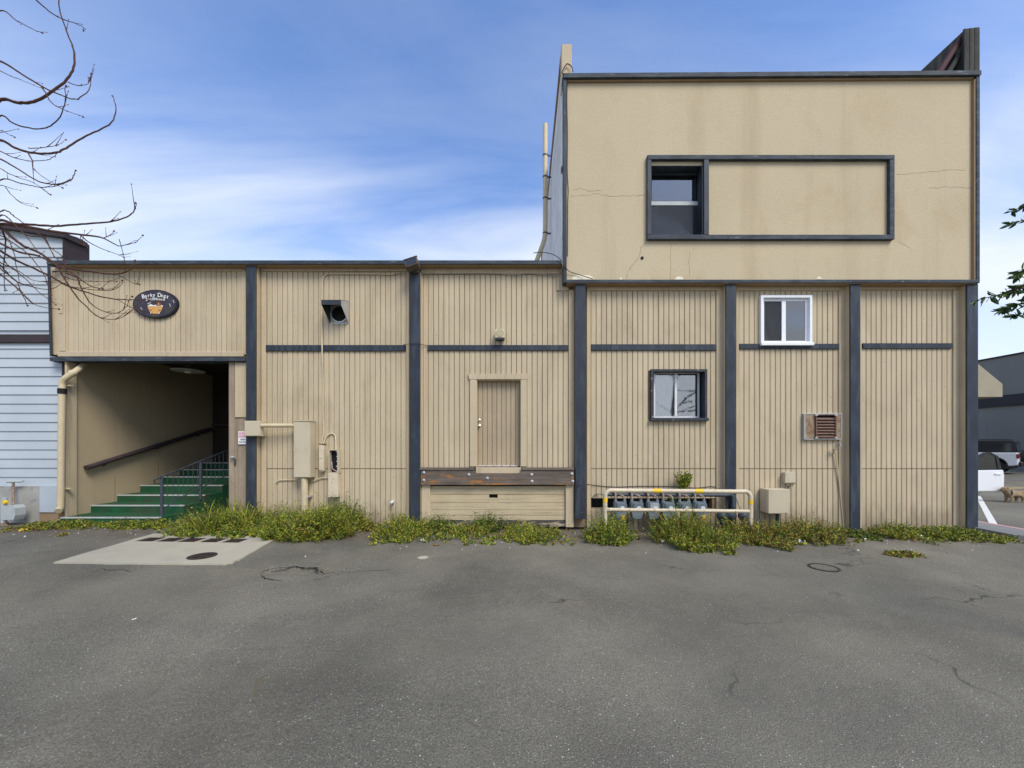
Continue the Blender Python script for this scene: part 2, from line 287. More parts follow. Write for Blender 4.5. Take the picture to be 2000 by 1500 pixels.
    l(mm('ADD', nz(110, 2), mm('MULTIPLY', nz(14, 4), 1.5)), bp.inputs['Height']); l(bp.outputs[0], b.inputs['Normal'])
    MATS['asphalt'] = m
asphalt()

# ---------------------------------------------------------------- builders
ORG = {}
class MB:
    def __init__(s): s.v = []; s.f = []; s.mi = []; s.sm = False
    def add(s, vs_, fs_, mi=0):
        o = len(s.v); s.v += [tuple(p) for p in vs_]; s.f += [tuple(i + o for i in f) for f in fs_]; s.mi += [mi] * len(fs_); return s
    def box(s, x0, x1, y0, y1, z0, z1, mi=0):
        return s.add([(x0, y0, z0), (x1, y0, z0), (x1, y1, z0), (x0, y1, z0), (x0, y0, z1), (x1, y0, z1), (x1, y1, z1), (x0, y1, z1)],
                     [(3, 2, 1, 0), (4, 5, 6, 7), (0, 1, 5, 4), (1, 2, 6, 5), (2, 3, 7, 6), (3, 0, 4, 7)], mi)
    def cbox(s, x0, x1, y0, y1, z0, z1, c=0.008, mi=0):
        bm = bmesh.new(); bmesh.ops.create_cube(bm, size=1)
        for v in bm.verts: v.co = Vector(((x0 + x1) / 2 + v.co.x * (x1 - x0), (y0 + y1) / 2 + v.co.y * (y1 - y0), (z0 + z1) / 2 + v.co.z * (z1 - z0)))
        bmesh.ops.bevel(bm, geom=bm.edges[:], offset=c, segments=1, affect='EDGES')
        bm.verts.index_update(); s.add([v.co for v in bm.verts], [[v.index for v in f.verts] for f in bm.faces], mi); bm.free(); return s
    def hexa(s, p, mi=0):   # 8 points: bottom loop then top loop
        return s.add(p, [(3, 2, 1, 0), (4, 5, 6, 7), (0, 1, 5, 4), (1, 2, 6, 5), (2, 3, 7, 6), (3, 0, 4, 7)], mi)
    def prism(s, pts, a, b, axis='y', mi=0):   # polygon in the two other axes, extruded along axis
        n_ = len(pts)
        def mk(p, t):
            return {'y': (p[0], t, p[1]), 'x': (t, p[0], p[1]), 'z': (p[0], p[1], t)}[axis]
        vs_ = [mk(p, a) for p in pts] + [mk(p, b) for p in pts]
        fs_ = [tuple(range(n_)), tuple(range(2 * n_ - 1, n_ - 1, -1))] + [(i, i + n_, (i + 1) % n_ + n_, (i + 1) % n_) for i in range(n_)]
        return s.add(vs_, fs_, mi)
    def tube(s, pts, r, n_=8, mi=0, cap=True):
        pts = [Vector(p) for p in pts]; rs = r if isinstance(r, (list, tuple)) else [r] * len(pts); s.sm = True
        vs_ = []; fs_ = []; up = None
        for i, p in enumerate(pts):
            d = (pts[min(i + 1, len(pts) - 1)] - pts[max(i - 1, 0)]).normalized()
            if up is None: up = d.orthogonal().normalized()
            up = (up - d * up.dot(d)); up = up.normalized() if up.length > 1e-6 else d.orthogonal().normalized()
            w = d.cross(up)
            for k in range(n_):
                a = 2 * math.pi * k / n_; vs_.append(p + (up * math.cos(a) + w * math.sin(a)) * rs[i])
        for i in range(len(pts) - 1):
            for k in range(n_):
                fs_.append((i * n_ + k, i * n_ + (k + 1) % n_, (i + 1) * n_ + (k + 1) % n_, (i + 1) * n_ + k))
        if cap: fs_ += [tuple(range(n_ - 1, -1, -1)), tuple((len(pts) - 1) * n_ + k for k in range(n_))]
        return s.add(vs_, fs_, mi)
    def lathe(s, c, prof, n_=20, axis='y', mi=0):  # prof: (radius, along)
        vs_ = []; fs_ = []; c = Vector(c); s.sm = True
        for r_, t in prof:
            for k in range(n_):
                a = 2 * math.pi * k / n_; u, w = r_ * math.cos(a), r_ * math.sin(a)
                vs_.append(c + Vector({'y': (u, t, w), 'z': (u, w, t), 'x': (t, u, w)}[axis]))
        for i in range(len(prof) - 1):
            for k in range(n_): fs_.append((i * n_ + k, i * n_ + (k + 1) % n_, (i + 1) * n_ + (k + 1) % n_, (i + 1) * n_ + k))
        fs_ += [tuple(range(n_)), tuple((len(prof) - 1) * n_ + k for k in range(n_ - 1, -1, -1))]
        return s.add(vs_, fs_, mi)
    def build(s, name, mat, parent=None, kind=None, smooth=None):
        org = ORG.get(parent.name, Vector((0, 0, 0))) if parent else Vector((0, 0, 0))
        me = bpy.data.meshes.new(name); me.from_pydata([Vector(p) - org for p in s.v], [], s.f)
        mats = mat if isinstance(mat, (list, tuple)) else [mat]
        for m in mats: me.materials.append(MATS[m])
        if len(mats) > 1: me.polygons.foreach_set('material_index', s.mi)
        bm = bmesh.new(); bm.from_mesh(me); bmesh.ops.recalc_face_normals(bm, faces=bm.faces[:]) if len(s.f) < 20000 else None; bm.to_mesh(me); bm.free()
        if smooth if smooth is not None else s.sm:
            me.polygons.foreach_set('use_smooth', [True] * len(me.polygons)); me.set_sharp_from_angle(angle=R(40))
        o = bpy.data.objects.new(name, me); C.objects.link(o)
        if parent: o.parent = parent; ORG[o.name] = org
        if kind: o['kind'] = kind
        return o
def thing(name, label, cat, loc=(0, 0, 0), group=None, rotz=0, local=False):
    o = bpy.data.objects.new(name, None); o.empty_display_size = 0.1; C.objects.link(o)
    o.location = loc; o.rotation_euler = (0, 0, rotz); o['label'] = label; o['category'] = cat
    if group: o['group'] = group
    ORG[o.name] = Vector((0, 0, 0)) if local else Vector(loc)
    return o
def tag(o, label, cat, group=None):
    o['label'] = label; o['category'] = cat
    if group: o['group'] = group
    return o
def struct(o): o['kind'] = 'structure'; return o
def bz(*k): return MB().box(*k)
def cb(*k, **kw): return MB().cbox(*k, **kw)
def smooth_path(pts, n_=4):
    pts = [Vector(p) for p in pts]
    if len(pts) < 3: return pts
    out = []
    for i in range(len(pts) - 1):
        p0, p1, p2, p3 = pts[max(i - 1, 0)], pts[i], pts[i + 1], pts[min(i + 2, len(pts) - 1)]
        for k in range(n_):
            t = k / n_; out.append(0.5 * ((2 * p1) + (p2 - p0) * t + (2 * p0 - 5 * p1 + 4 * p2 - p3) * t * t + (3 * p1 - p0 - 3 * p2 + p3) * t ** 3))
    out.append(pts[-1]); return out
def minus(x0, x1, z0, z1, holes):
    xs = sorted({x0, x1, *[min(max(v, x0), x1) for h in holes for v in h[:2]]}); zs = sorted({z0, z1, *[min(max(v, z0), z1) for h in holes for v in h[2:]]})
    out = []
    for i in range(len(xs) - 1):
        for j in range(len(zs) - 1):
            cx, cz = (xs[i] + xs[i + 1]) / 2, (zs[j] + zs[j + 1]) / 2
            if not any(h[0] < cx < h[1] and h[2] < cz < h[3] for h in holes): out.append((xs[i], xs[i + 1], zs[j], zs[j + 1]))
    return out
def text(body, size, mat, parent, loc, name='lettering', sx=1.0, rot=0.0, bold=0.0):
    cu = bpy.data.curves.new('t', 'FONT'); cu.body = body; cu.size = size; cu.align_x = 'CENTER'; cu.align_y = 'CENTER'; cu.extrude = 0.001; cu.offset = bold; cu.resolution_u = 2
    o = bpy.data.objects.new('t', cu); C.objects.link(o); dg = bpy.context.evaluated_depsgraph_get()
    me = bpy.data.meshes.new_from_object(o.evaluated_get(dg)); bpy.data.objects.remove(o, do_unlink=True); me.name = name
    me.materials.clear(); me.materials.append(MATS[mat])
    org = ORG[parent.name]
    me.transform(Matrix.Translation(Vector(loc) - org) @ Matrix.Rotation(R(90), 4, 'X') @ Matrix.Rotation(rot, 4, 'Z') @ Matrix.Diagonal((sx, 1, 1, 1)))
    p = bpy.data.objects.new(name, me); C.objects.link(p); p.parent = parent; ORG[p.name] = org
    return p
# ================================================================ ground
def axis(a, b, fine, lo, hi):
    out = []; x = lo
    while x < hi:
        out.append(x)
        d = 0.0 if a <= x <= b else min(abs(x - a), abs(x - b))
        x += fine if d == 0 else max(fine, min(0.25, d * 0.3)) if abs(x) < 13 else max(0.5, (abs(x) - 12) * 0.35)
    return out + [hi]
PH = G(590, 1116)
def pothole(x, y):
    u, w = (x - PH.x) / 0.52, (y - PH.y) / 0.17
    a = math.atan2(w, u); r_ = math.hypot(u, w)
    edge = 1 + 0.20 * math.sin(3 * a + 1.0) + 0.12 * math.sin(5 * a + 2) + 0.10 * mnoise.noise(Vector((x * 9, y * 9, 0)))
    if r_ >= edge: return 0.0
    return -0.045 * min(1, (edge - r_) / 0.06) * (0.3 + 0.7 * sst((w + 0.9) / 1.3)) * (1 + .25 * mnoise.noise(Vector((x * 14, y * 14, 3))))
def build_ground():
    xs = axis(PH.x - 0.75, PH.x + 0.75, 0.014, -400, 400); ys = axis(PH.y - 0.3, PH.y + 0.3, 0.012, -400, 600)
    vs_ = [(x, y, gz(x, y) + pothole(x, y)) for y in ys for x in xs]; w = len(xs)
    fs_ = [(j * w + i, j * w + i + 1, (j + 1) * w + i + 1, (j + 1) * w + i) for j in range(len(ys) - 1) for i in range(w - 1)]
    me = bpy.data.meshes.new('ground'); me.from_pydata(vs_, [], fs_); me.materials.append(MATS['asphalt'])
    o = bpy.data.objects.new('ground', me); C.objects.link(o); struct(o)
build_ground()

# concrete drain slab with five slots and an iron cover
sp0 = [G(105, 1101), G(301, 1044), G(548, 1048), G(500, 1077), G(472, 1093), G(455, 1101), G(438, 1104)]; sp = []
for i_ in range(7):
    for k_ in range(9 if i_ in (0, 1, 6) else 4):
        q_ = sp0[i_].lerp(sp0[(i_ + 1) % 7], k_ / (9 if i_ in (0, 1, 6) else 4)); sp.append(q_ + (Vector((random.gauss(0, .008), random.gauss(0, .008), 0)) if k_ else Vector()))
slab = thing('drain_slab', 'pale concrete slab set in the asphalt with five dark slots along its edge', 'slab', (-5.1, -1.6, gz(-5.1, -1.6)))
SL0, SL1 = G(268, 1059.5), G(268, 1050.5)
slots = []
for a, b in ((259.5, 298), (302, 342), (345, 384), (391, 429), (436, 473)):
    slots.append((G(a, 1059.5).x, G(b, 1059.5).x))
def slab_z(x, y): return gz(x, y) + 0.02
bm = bmesh.new(); ring = [bm.verts.new((p.x, p.y, 0)) for p in sp]; bm.faces.new(ring)
for x in sorted({v for s_ in slots for v in s_}): bmesh.ops.bisect_plane(bm, geom=bm.verts[:] + bm.edges[:] + bm.faces[:], plane_co=(x, 0, 0), plane_no=(1, 0, 0))
for y in (SL0.y, SL1.y): bmesh.ops.bisect_plane(bm, geom=bm.verts[:] + bm.edges[:] + bm.faces[:], plane_co=(0, y, 0), plane_no=(0, 1, 0))
kill = [f for f in bm.faces if SL0.y < f.calc_center_median().y < SL1.y and any(a < f.calc_center_median().x < b for a, b in slots)]
bmesh.ops.delete(bm, geom=kill, context='FACES')
ex = bmesh.ops.extrude_face_region(bm, geom=bm.faces[:])
for e in ex['geom']:
    if isinstance(e, bmesh.types.BMVert): e.co.z = 0.06
for v in bm.verts: v.co.z = slab_z(v.co.x, v.co.y) - (0.06 - v.co.z)
bm.verts.index_update(); mb = MB(); mb.add([v.co for v in bm.verts], [[v.index for v in f.verts] for f in bm.faces]); bm.free()
mb.build('slab', 'concrete_slab', slab)
for a, b in slots:
    g = MB(); z = slab_z((a + b) / 2, SL0.y) - 0.012
    g.box(a + 0.003, b - 0.003, SL0.y + 0.003, SL1.y - 0.003, z - 0.03, z)
    for k in range(6):
        x = a + (b - a) * (k + 0.5) / 6; g.box(x - 0.011, x + 0.011, SL0.y + 0.008, SL1.y - 0.008, z, z + 0.006)
    g.build('grate', 'iron_cover', slab)
def cover(c, d, label, mats, filled):
    t = thing('manhole_cover', label, 'manhole cover', c, 'round covers in the ground')
    MB().lathe(c, [(d * .5, -0.02), (d * .5, 0.008), (d * .47, 0.011), (d * .43, 0.011), (d * .43, -0.01)], 36, 'z').build('rim', 'iron_cover', t)
    m = MB(); m.lathe(c, [(d * .42, -0.02), (d * .42, 0.004), (d * .02, 0.006)], 36, 'z')
    if not filled:
        for i in range(-3, 4):
            for j in range(-3, 4):
                if i * i + j * j < 10: m.box(c[0] + i * d * .11 - .012, c[0] + i * d * .11 + .012, c[1] + j * d * .11 - .012, c[1] + j * d * .11 + .012, c[2] + 0.004, c[2] + 0.011)
    m.build('lid', mats, t, smooth=False)
c = G(395, 1089); c.z = slab_z(c.x, c.y); cover(c, 0.34, 'dark rust-brown round iron cover set in the pale concrete slab', 'iron_cover', False)
c = G(1609, 1109); cover(c, 0.36, 'flush round cover filled with asphalt in the right half of the lot', 'asphalt', True)
c = G(826, 1089); tag(MB().lathe(c, [(0.075, -0.02), (0.075, 0.004), (0.01, 0.006)], 20, 'z').build('survey_plug', 'concrete_slab'), 'small pale round plug in the asphalt in front of the raised door', 'plug')

# broken pothole rim, its shadow gap painted as dark ribbon; two hairline splits
def asphalt_crack_shade(pts, w0, seed):
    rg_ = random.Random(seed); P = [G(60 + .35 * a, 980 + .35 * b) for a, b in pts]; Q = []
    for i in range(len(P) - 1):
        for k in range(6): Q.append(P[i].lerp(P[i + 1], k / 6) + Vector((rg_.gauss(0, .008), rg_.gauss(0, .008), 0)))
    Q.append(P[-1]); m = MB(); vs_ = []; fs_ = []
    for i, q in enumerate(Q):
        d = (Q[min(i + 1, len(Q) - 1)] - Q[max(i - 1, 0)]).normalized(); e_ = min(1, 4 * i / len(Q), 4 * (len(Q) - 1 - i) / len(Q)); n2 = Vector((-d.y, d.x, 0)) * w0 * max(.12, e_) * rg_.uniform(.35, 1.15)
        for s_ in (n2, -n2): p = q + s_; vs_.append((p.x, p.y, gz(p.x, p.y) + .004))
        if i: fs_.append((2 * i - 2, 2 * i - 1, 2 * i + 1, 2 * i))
    m.add(vs_, fs_); struct(m.build('asphalt_crack_shade', 'crack_shade'))
asphalt_crack_shade([(1282, 410), (1295, 392), (1330, 379), (1400, 369), (1470, 362), (1530, 370), (1590, 369), (1605, 385), (1640, 402), (1690, 395), (1735, 408)], .017, 1)
asphalt_crack_shade([(1282, 410), (1310, 426), (1350, 438), (1410, 441)], .010, 2)
asphalt_crack_shade([(1735, 408), (1830, 388), (1930, 384), (2030, 378)], .005, 3)
asphalt_crack_shade([(380, 372), (440, 385), (520, 378), (570, 398)], .007, 4)
# pavement, kerb, parking stripe on the right
mb = MB(); mb.box(8.62, 9.28, -0.75, 30, -0.2, 0.085); mb.prism([(8.62, -0.75), (9.28, -0.75), (9.28, -1.25)], -0.2, 0.085, 'z'); struct(mb.build('pavement', 'pavement'))
mb = MB(); mb.cbox(9.283, 9.42, -1.25, 30, -0.2, 0.09, c=0.02); struct(mb.build('kerb', 'kerb_red'))
a, b = Vector((9.6, 0.32, 0.004)), Vector((14.6, 4.83, 0.004)); d_ = (b - a).normalized(); w_ = Vector((-d_.y, d_.x, 0)) * 0.055
for k, off in enumerate((Vector((0, 0, 0)), Vector((0, 4.2, 0)))):
    mb = MB(); mb.add([a + off + w_, a + off - w_, b + off - w_, b + off + w_], [(0, 1, 2, 3)]); struct(mb.build('parking_stripe', 'paint_white'))
mb = MB(); p = Vector((18.2, 6.9, 0.004)); mb.add([p, p + Vector((4, .5, 0)), p + Vector((4, .62, 0)), p + Vector((0, .12, 0))], [(0, 1, 2, 3)]); struct(mb.build('parking_line', 'yellow_tape'))

# ================================================================ main building
bld = thing('shop_building', 'tan two-level shop building with grooved board walls, navy posts and a stucco upper storey', 'building', (0, 0, 0))
board_count = 0
# one shared chamfered board, 1 m tall, 0.0835 wide
def make_board_mesh(w, t, name, mat):
    c = 0.006; p = [(-w / 2 + c, -t), (w / 2 - c, -t), (w / 2, -t + c), (w / 2, 0), (-w / 2, 0), (-w / 2, -t + c)]
    m = MB(); m.prism(p, -0.5, 0.5, 'z'); me = bpy.data.meshes.new(name); me.from_pydata(m.v, [], m.f); me.materials.append(MATS[mat])
    bm = bmesh.new(); bm.from_mesh(me); bmesh.ops.recalc_face_normals(bm, faces=bm.faces[:]); bm.to_mesh(me); bm.free(); return me
BOARD = make_board_mesh(0.0905, 0.020, 'board', 'board_paint')
def board(x, z0, z1, parent, sx=1.0, tilt=0.0, me=None, y=0.022, name='board'):
    global board_count
    o = bpy.data.objects.new(name, me or BOARD); C.objects.link(o); o.parent = parent
    o.location = Vector((x + random.uniform(-.0008, .0008), y + random.uniform(-.0025, .0025), (z0 + z1) / 2)) - ORG[parent.name]; o.scale = (sx, 1, z1 - z0)
    if tilt: o.rotation_euler = (tilt, random.uniform(-.01, .01), 0)
    if me is None: board_count += 1
    return o
# openings at the board plane (x0,x1,z0,z1)
W_D = (FX(1272), FX(1377), FZ(819), FZ(724)); W_E = (FX(1484), FX(1581), FZ(672), FZ(580))
DOOR = (FX(930), FX(1018), FZ(914), FZ(741)); VOID = (FX(1155), FX(1392), FZ(993.5), FZ(973))
SPL = FZ(915.5)
def bay(px0, px1, top, bot, holes, first=None, low=True):
    x0, x1 = FX(px0), FX(px1); n_ = round((x1 - x0) / 0.1); w = (x1 - x0) / n_
    for i in range(n_):
        xc = x0 + (i + .5) * w; segs = [(SPL + 0.008 if low else bot, top)]
        if low: segs.append((bot, SPL - 0.008))
        for h in holes:
            if h[0] - .03 < xc < h[1] + .03:
                ns = []
                for a, b in segs:
                    if b <= h[2] or a >= h[3]: ns.append((a, b)); continue
                    if a < h[2]: ns.append((a, h[2]))
                    if b > h[3]: ns.append((h[3], b))
                segs = ns
        for a, b in segs:
            if b - a > 0.05:
                tl = 0.0
                if holes and holes[-1] is VOID and b <= VOID[2] + .01 and FX(1225) < xc < FX(1256): tl = -R(13)
                board(xc, a - (.07 if tl else 0), b, bld, w / 0.1, tl, y=(-.035 if tl else .022))
bay(132, 472, FZ(530), FZ(687), [], low=False)
bay(521, 793, FZ(531), 0.04, [])
bay(826, 1110, FZ(536), FZ(913), [DOOR], low=False)
bay(1154, 1398, FZ(568.5), -0.02, [W_D, VOID])
bay(1443, 1637, FZ(568.5), 0.0, [W_E])
bay(1682, 1860, FZ(567), -0.01, [])
print('boards', board_count)
# solid wall behind the boards, with the openings left open
wall = MB()
holes = [W_D, W_E, DOOR, VOID, (-8.94, -5.45, -1, 3.42), (-9.3, -8.94, -1, 3.40), (FX(826), FX(1121), -1, FZ(913)), (FX(1121), FX(1146), -1, 0.05)]
for r_ in minus(-9.22, 8.72, -0.1, 5.055, holes): wall.box(r_[0], r_[1], 0.024, 0.16, r_[2], r_[3])
wall.build('wall', 'groove_backing', bld)
# rest of the shell: side, back, roofs, crawl space
sh = MB(); sh.box(8.55, 8.72, 0.161, 14, -0.1, 8.5); sh.box(-9.2, 8.54, 13.8, 14, -0.1, 5.0); 
bz(-5.66, -5.5, 0.161, 13.79, 0, 4.9).build('passage_wall', 'passage_shade', bld)
sh.build('side_wall', 'side_siding', bld)
rf = MB(); rf.box(-9.2, 0.9, 0.161, 14, 4.975, 5.06); rf.box(0.95, 8.54, 0.03, 14, 8.50, 8.58); rf.build('roof', 'roofing', bld)
# vertical trims beside posts and headers
tr = lambda px0, px1, z0, z1, y0=-0.018, nm='trim_board', m='trim_paint': cb(FX(px0), FX(px1), y0, 0.0235, z0, z1, c=0.004).build(nm, m, bld)
tr(511.5, 520.5, 0.02, FZ(531)); tr(793.5, 799.5, 0.02, FZ(531), -0.01); tr(822, 826, SPL, FZ(531)); tr(1110.5, 1121, SPL, FZ(567))
tr(1146, 1153.5, -0.03, FZ(568)); tr(1398.5, 1411, -0.03, FZ(568)); tr(1437, 1442.5, -0.03, FZ(568)); tr(1637.5, 1650, -0.03, FZ(568)); tr(1676, 1681.5, -0.03, FZ(567)); tr(1860.5, 1873, -0.03, FZ(567))
tr(472.5, 481, 3.42, FZ(530)); tr(116, 128, FZ(686), FZ(531), -0.012)
tr(128.3, 131.7, 3.42, FZ(531), 0.0)
for z0, z1, nm in ((FZ(613), FZ(531), 0),): cb(FX(117.5), FX(124.5), -0.022, -0.013, z0, z1, c=0.003).build('trim_board', 'trim_paint', bld)
for a, b in ((100, 108), (108.5, 115.7)): cb(FX(a), FX(b), 0.0, 0.0235, 3.42, FZ(531), c=0.004).build('trim_board', 'trim_paint', bld)
for a, b, zt, zb in ((100, 480, 523.5, 530), (511, 800, 523.5, 530.5), (822, 1099, 523.5, 535.5), (1146, 1411, 558.5, 568), (1437, 1650, 558.5, 568), (1676, 1873, 558.5, 566.5)):
    cb(FX(a), FX(b), -0.022, 0.0232, FZ(zb), FZ(zt), c=0.004).build('header_board', 'trim_paint', bld)
cb(FX(1087), FX(1110), -0.021, 0.0231, FZ(568), FZ(536), c=0.004).build('header_board', 'trim_paint', bld)
# fascia bottom over the passage
cb(FX(116), FX(477), -0.03, 0.0235, FZ(697), FZ(687.3), c=0.005).build('fascia_rail', 'trim_paint', bld)
z0, z1 = FZ(705, -.06), FZ(697.5, -.06)
MB().hexa([(FX(97, -.06), -.06, z0), (FX(479, -.06), -.06, z0), (FX(479), .2, z0), (FX(97), .2, z0), (FX(97, -.06), -.06, z1), (FX(479, -.06), -.06, z1), (FX(479), .0, z1), (FX(97), .0, z1)]).build('fascia_drip', 'navy_worn', bld)
MB().hexa([(FX(97, -.05), -.05, FZ(696)), (FX(101.5, -.05), -.05, FZ(696)), (FX(101.5), .02, FZ(696)), (FX(97), .02, FZ(696)), (FX(92, -.05), -.05, FZ(518)), (FX(96.5, -.05), -.05, FZ(518)), (FX(96.5), .02, FZ(518)), (FX(92), .02, FZ(518))]).build('fascia_edge', 'navy_paint', bld)
# belt rails
for a, b, t, bt in ((521, 793, 674.5, 686), (836, 1110, 674.5, 685), (1154, 1398, 673, 684.7), (1443, 1637, 672, 682), (1683, 1858, 671, 681)):
    cb(FX(a), FX(b), -0.032, 0.001, FZ(bt), FZ(t), c=0.004).build('belt_rail', 'navy_paint', bld)
# posts: tan core with a navy face board
PY = -0.15
def post(px0, px1, zt, zb, wide=0.0):
    x0, x1 = FX(px0, PY), FX(px1, PY)
    p = bz(x0 + .006, x1 - .006, PY + 0.035, 0.0245, zb, zt).build('post', 'trim_paint', bld)
    cb(x0, x1, PY, PY + 0.0345, zb - .01, zt - .004, c=0.006).build('face_board', 'navy_paint', p)
post(480, 499.5, FZ(517, PY), 0.05); post(801, 820.5, FZ(530, PY), FZ(1022, PY)); post(1124, 1144, FZ(553.5, PY), FZ(1013, PY))
post(1418, 1438, FZ(553.5, PY), 0.0); post(1661, 1681, FZ(553.5, PY), -0.02); post(1889, 1911, FZ(553.5, PY), -0.02)
bz(FX(481.5, -.1), FX(499, -.1), -.1, .02, FZ(531), FZ(516)).build('post_cap', 'weathered_dark', bld)
# low roof edge
CY = -.19; ze, zt_ = FZ(516, CY), FZ(508, CY)
cb(FX(90, CY), FX(1100, CY), CY, .16, ze, zt_, c=0.008).build('roof_edge', 'navy_worn', bld)
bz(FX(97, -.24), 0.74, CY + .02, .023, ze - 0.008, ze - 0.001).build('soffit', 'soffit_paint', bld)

# ---- stucco upper storey
SY = -0.12; TY = -0.19; FY = -0.19; FH = (FX(1272, FY), FX(1375, FY), FZ(457, FY), FZ(318, FY))
st = MB()
for r_ in minus(FX(1105, TY), FX(1911, TY), FZ(550, SY), FZ(147, SY), [FH]): st.box(r_[0], r_[1], SY, SY + .14, r_[2], r_[3])
stw = st.build('stucco_wall', 'stucco', bld)
cb(FX(1100, TY), FX(1107, TY), TY + .005, SY + .1, FZ(552, TY), FZ(151, TY), c=0.006).build('corner_trim', 'navy_paint', bld)
cb(FX(1908, TY), FX(1915, TY), TY + .005, SY + .1, FZ(552, TY), FZ(146, TY), c=0.006).build('corner_trim', 'navy_worn', bld)
bz(FX(1908, TY) - .025, FX(1908, TY) - .0005, TY + .02, SY + .05, FZ(546, TY), FZ(152, TY)).build('trim_liner', 'soffit_paint', bld)
cb(FX(1105, TY), FX(1910, TY), TY - .005, SY - .001, FZ(552.5, TY), FZ(546, TY), c=0.006).build('bottom_trim', 'navy_worn', bld)
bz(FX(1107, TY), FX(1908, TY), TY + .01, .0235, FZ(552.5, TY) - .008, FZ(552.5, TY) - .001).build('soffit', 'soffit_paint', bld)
T2 = TY - .02; xa_, xb_ = FX(1099, T2), FX(1917, T2); za_, zb_ = FZ(151, T2), FZ(145.5, T2); hh_ = .08
MB().hexa([(xa_, T2, za_), (xb_, T2, zb_), (xb_, .1, zb_), (xa_, .1, za_), (xa_, T2, za_ + hh_), (xb_, T2, zb_ + hh_), (xb_, .1, zb_ + hh_), (xa_, .1, za_ + hh_)]).build('roof_edge', 'navy_worn', bld)
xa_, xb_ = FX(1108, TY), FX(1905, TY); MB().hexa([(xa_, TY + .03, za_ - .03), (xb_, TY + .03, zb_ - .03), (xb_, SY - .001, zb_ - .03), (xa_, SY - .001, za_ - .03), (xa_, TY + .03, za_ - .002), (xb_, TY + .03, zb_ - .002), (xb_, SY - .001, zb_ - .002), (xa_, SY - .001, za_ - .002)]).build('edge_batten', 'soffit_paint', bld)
# raised picture frame on the stucco
x0, x1, z0, z1 = FX(1264.5, FY), FX(1748, FY), FZ(467, FY), FZ(302, FY)
fr = cb(x0, x1, FY, SY - .001, z1 - .085, z1, c=0.006).build('wall_frame', 'navy_worn', bld)
cb(x0, x1, FY, SY - .001, z0, z0 + .088, c=0.006).build('bottom_bar', 'navy_worn', fr)
cb(x0, x0 + .078, FY + .002, SY - .001, z0 + .089, z1 - .086, c=0.005).build('side_bar', 'navy_paint', fr)
cb(x1 - .092, x1, FY + .002, SY - .001, z0 + .089, z1 - .086, c=0.005).build('side_bar', 'navy_worn', fr)
cb(FX(1375, FY) + .003, FX(1385, FY), FY + .003, SY - .001, z0 + .089, z1 - .086, c=0.005).build('side_bar', 'navy_paint', fr)
def room(x0, x1, z0, z1, y0, dep, mat, par, nm='room'):
    m = MB(); t = 0.02
    m.box(x0 - t, x0, y0, y0 + dep, z0 - t, z1 + t); m.box(x1, x1 + t, y0, y0 + dep, z0 - t, z1 + t); m.box(x0, x1, y0, y0 + dep, z1, z1 + t); m.box(x0, x1, y0, y0 + dep, z0 - t, z0); m.box(x0, x1, y0 + dep - t, y0 + dep, z0, z1)
    return m.build(nm, mat, par)
def frame_bars(x0, x1, z0, z1, y0, y1, t, nm, mat, par, bt=None):
    bt = bt or t
    m = MB(); m.box(x0, x1, y0, y1, z1 - t, z1); m.box(x0, x1, y0, y1, z0, z0 + bt); m.box(x0, x0 + t, y0, y1, z0 + bt, z1 - t); m.box(x1 - t, x1, y0, y1, z0 + bt, z1 - t)
    return m.build(nm, mat, par)
# upper sash window in the deep recess
wx0, wx1, wz0, wz1 = FH[0] - .002, FH[1] + .002, FH[2] - .002, FH[3] + .002
win = MB(); t = .012
win.box(wx0 - .0, wx0 + t, SY + .002, .14, wz0, wz1); win.box(wx1 - t, wx1, SY + .002, .14, wz0, wz1); win.box(wx0 + t, wx1 - t, SY + .002, .14, wz1 - t, wz1); win.box(wx0 + t, wx1 - t, SY + .002, .14, wz0, wz0 + t)
win = win.build('window', 'navy_paint', bld); win['label'] = 'sash window in the deep navy recess of the upper storey'
gx1 = FX(1369, .06)
frame_bars(wx0 + t, gx1 + .05, wz0 + t, FZ(331, .06) + .02, .055, .10, .045, 'frame', 'aluminium', win)
bz(gx1 + .051, wx1 - t, .06, .10, wz0 + t, wz1 - t).build('frame_filler', 'navy_paint', win); bz(wx0 + t, gx1 + .05, .065, .10, FZ(331, .06) + .021, wz1 - t).build('frame_filler', 'navy_paint', win)
zm = FZ(397, .06); frame_bars(wx0 + t + .03, gx1, zm, FZ(336, .07), .068, .095, .06, 'upper_sash', 'dark_hood', win, .05); bz(wx0 + t + .02, gx1 + .02, .048, .070, zm - .045, zm + .03).build('meeting_rail', 'meter_pale', win)
bz(wx0 + t + .09, gx1 - .06, .080, .084, zm + .05, FZ(336, .07) - .06).build('pane', 'glass', win); bz(wx0 + t + .04, gx1 - .005, .062, .066, wz0 + .05, zm - .045).build('pane', 'glass', win)
room(wx0 + .02, gx1 + .04, wz0 + .01, wz1 - .05, .11, .9, 'room_dark', bld)
bz(wx0 + t + .05, gx1 - .02, .055, .057, wz0 + .06, zm - .05).build('insect_screen', 'screen', win)
bz(wx0 + .05, gx1 - .02, .098, .102, zm + .03, FZ(336, .07) - .03).build('blind', 'blind', win)
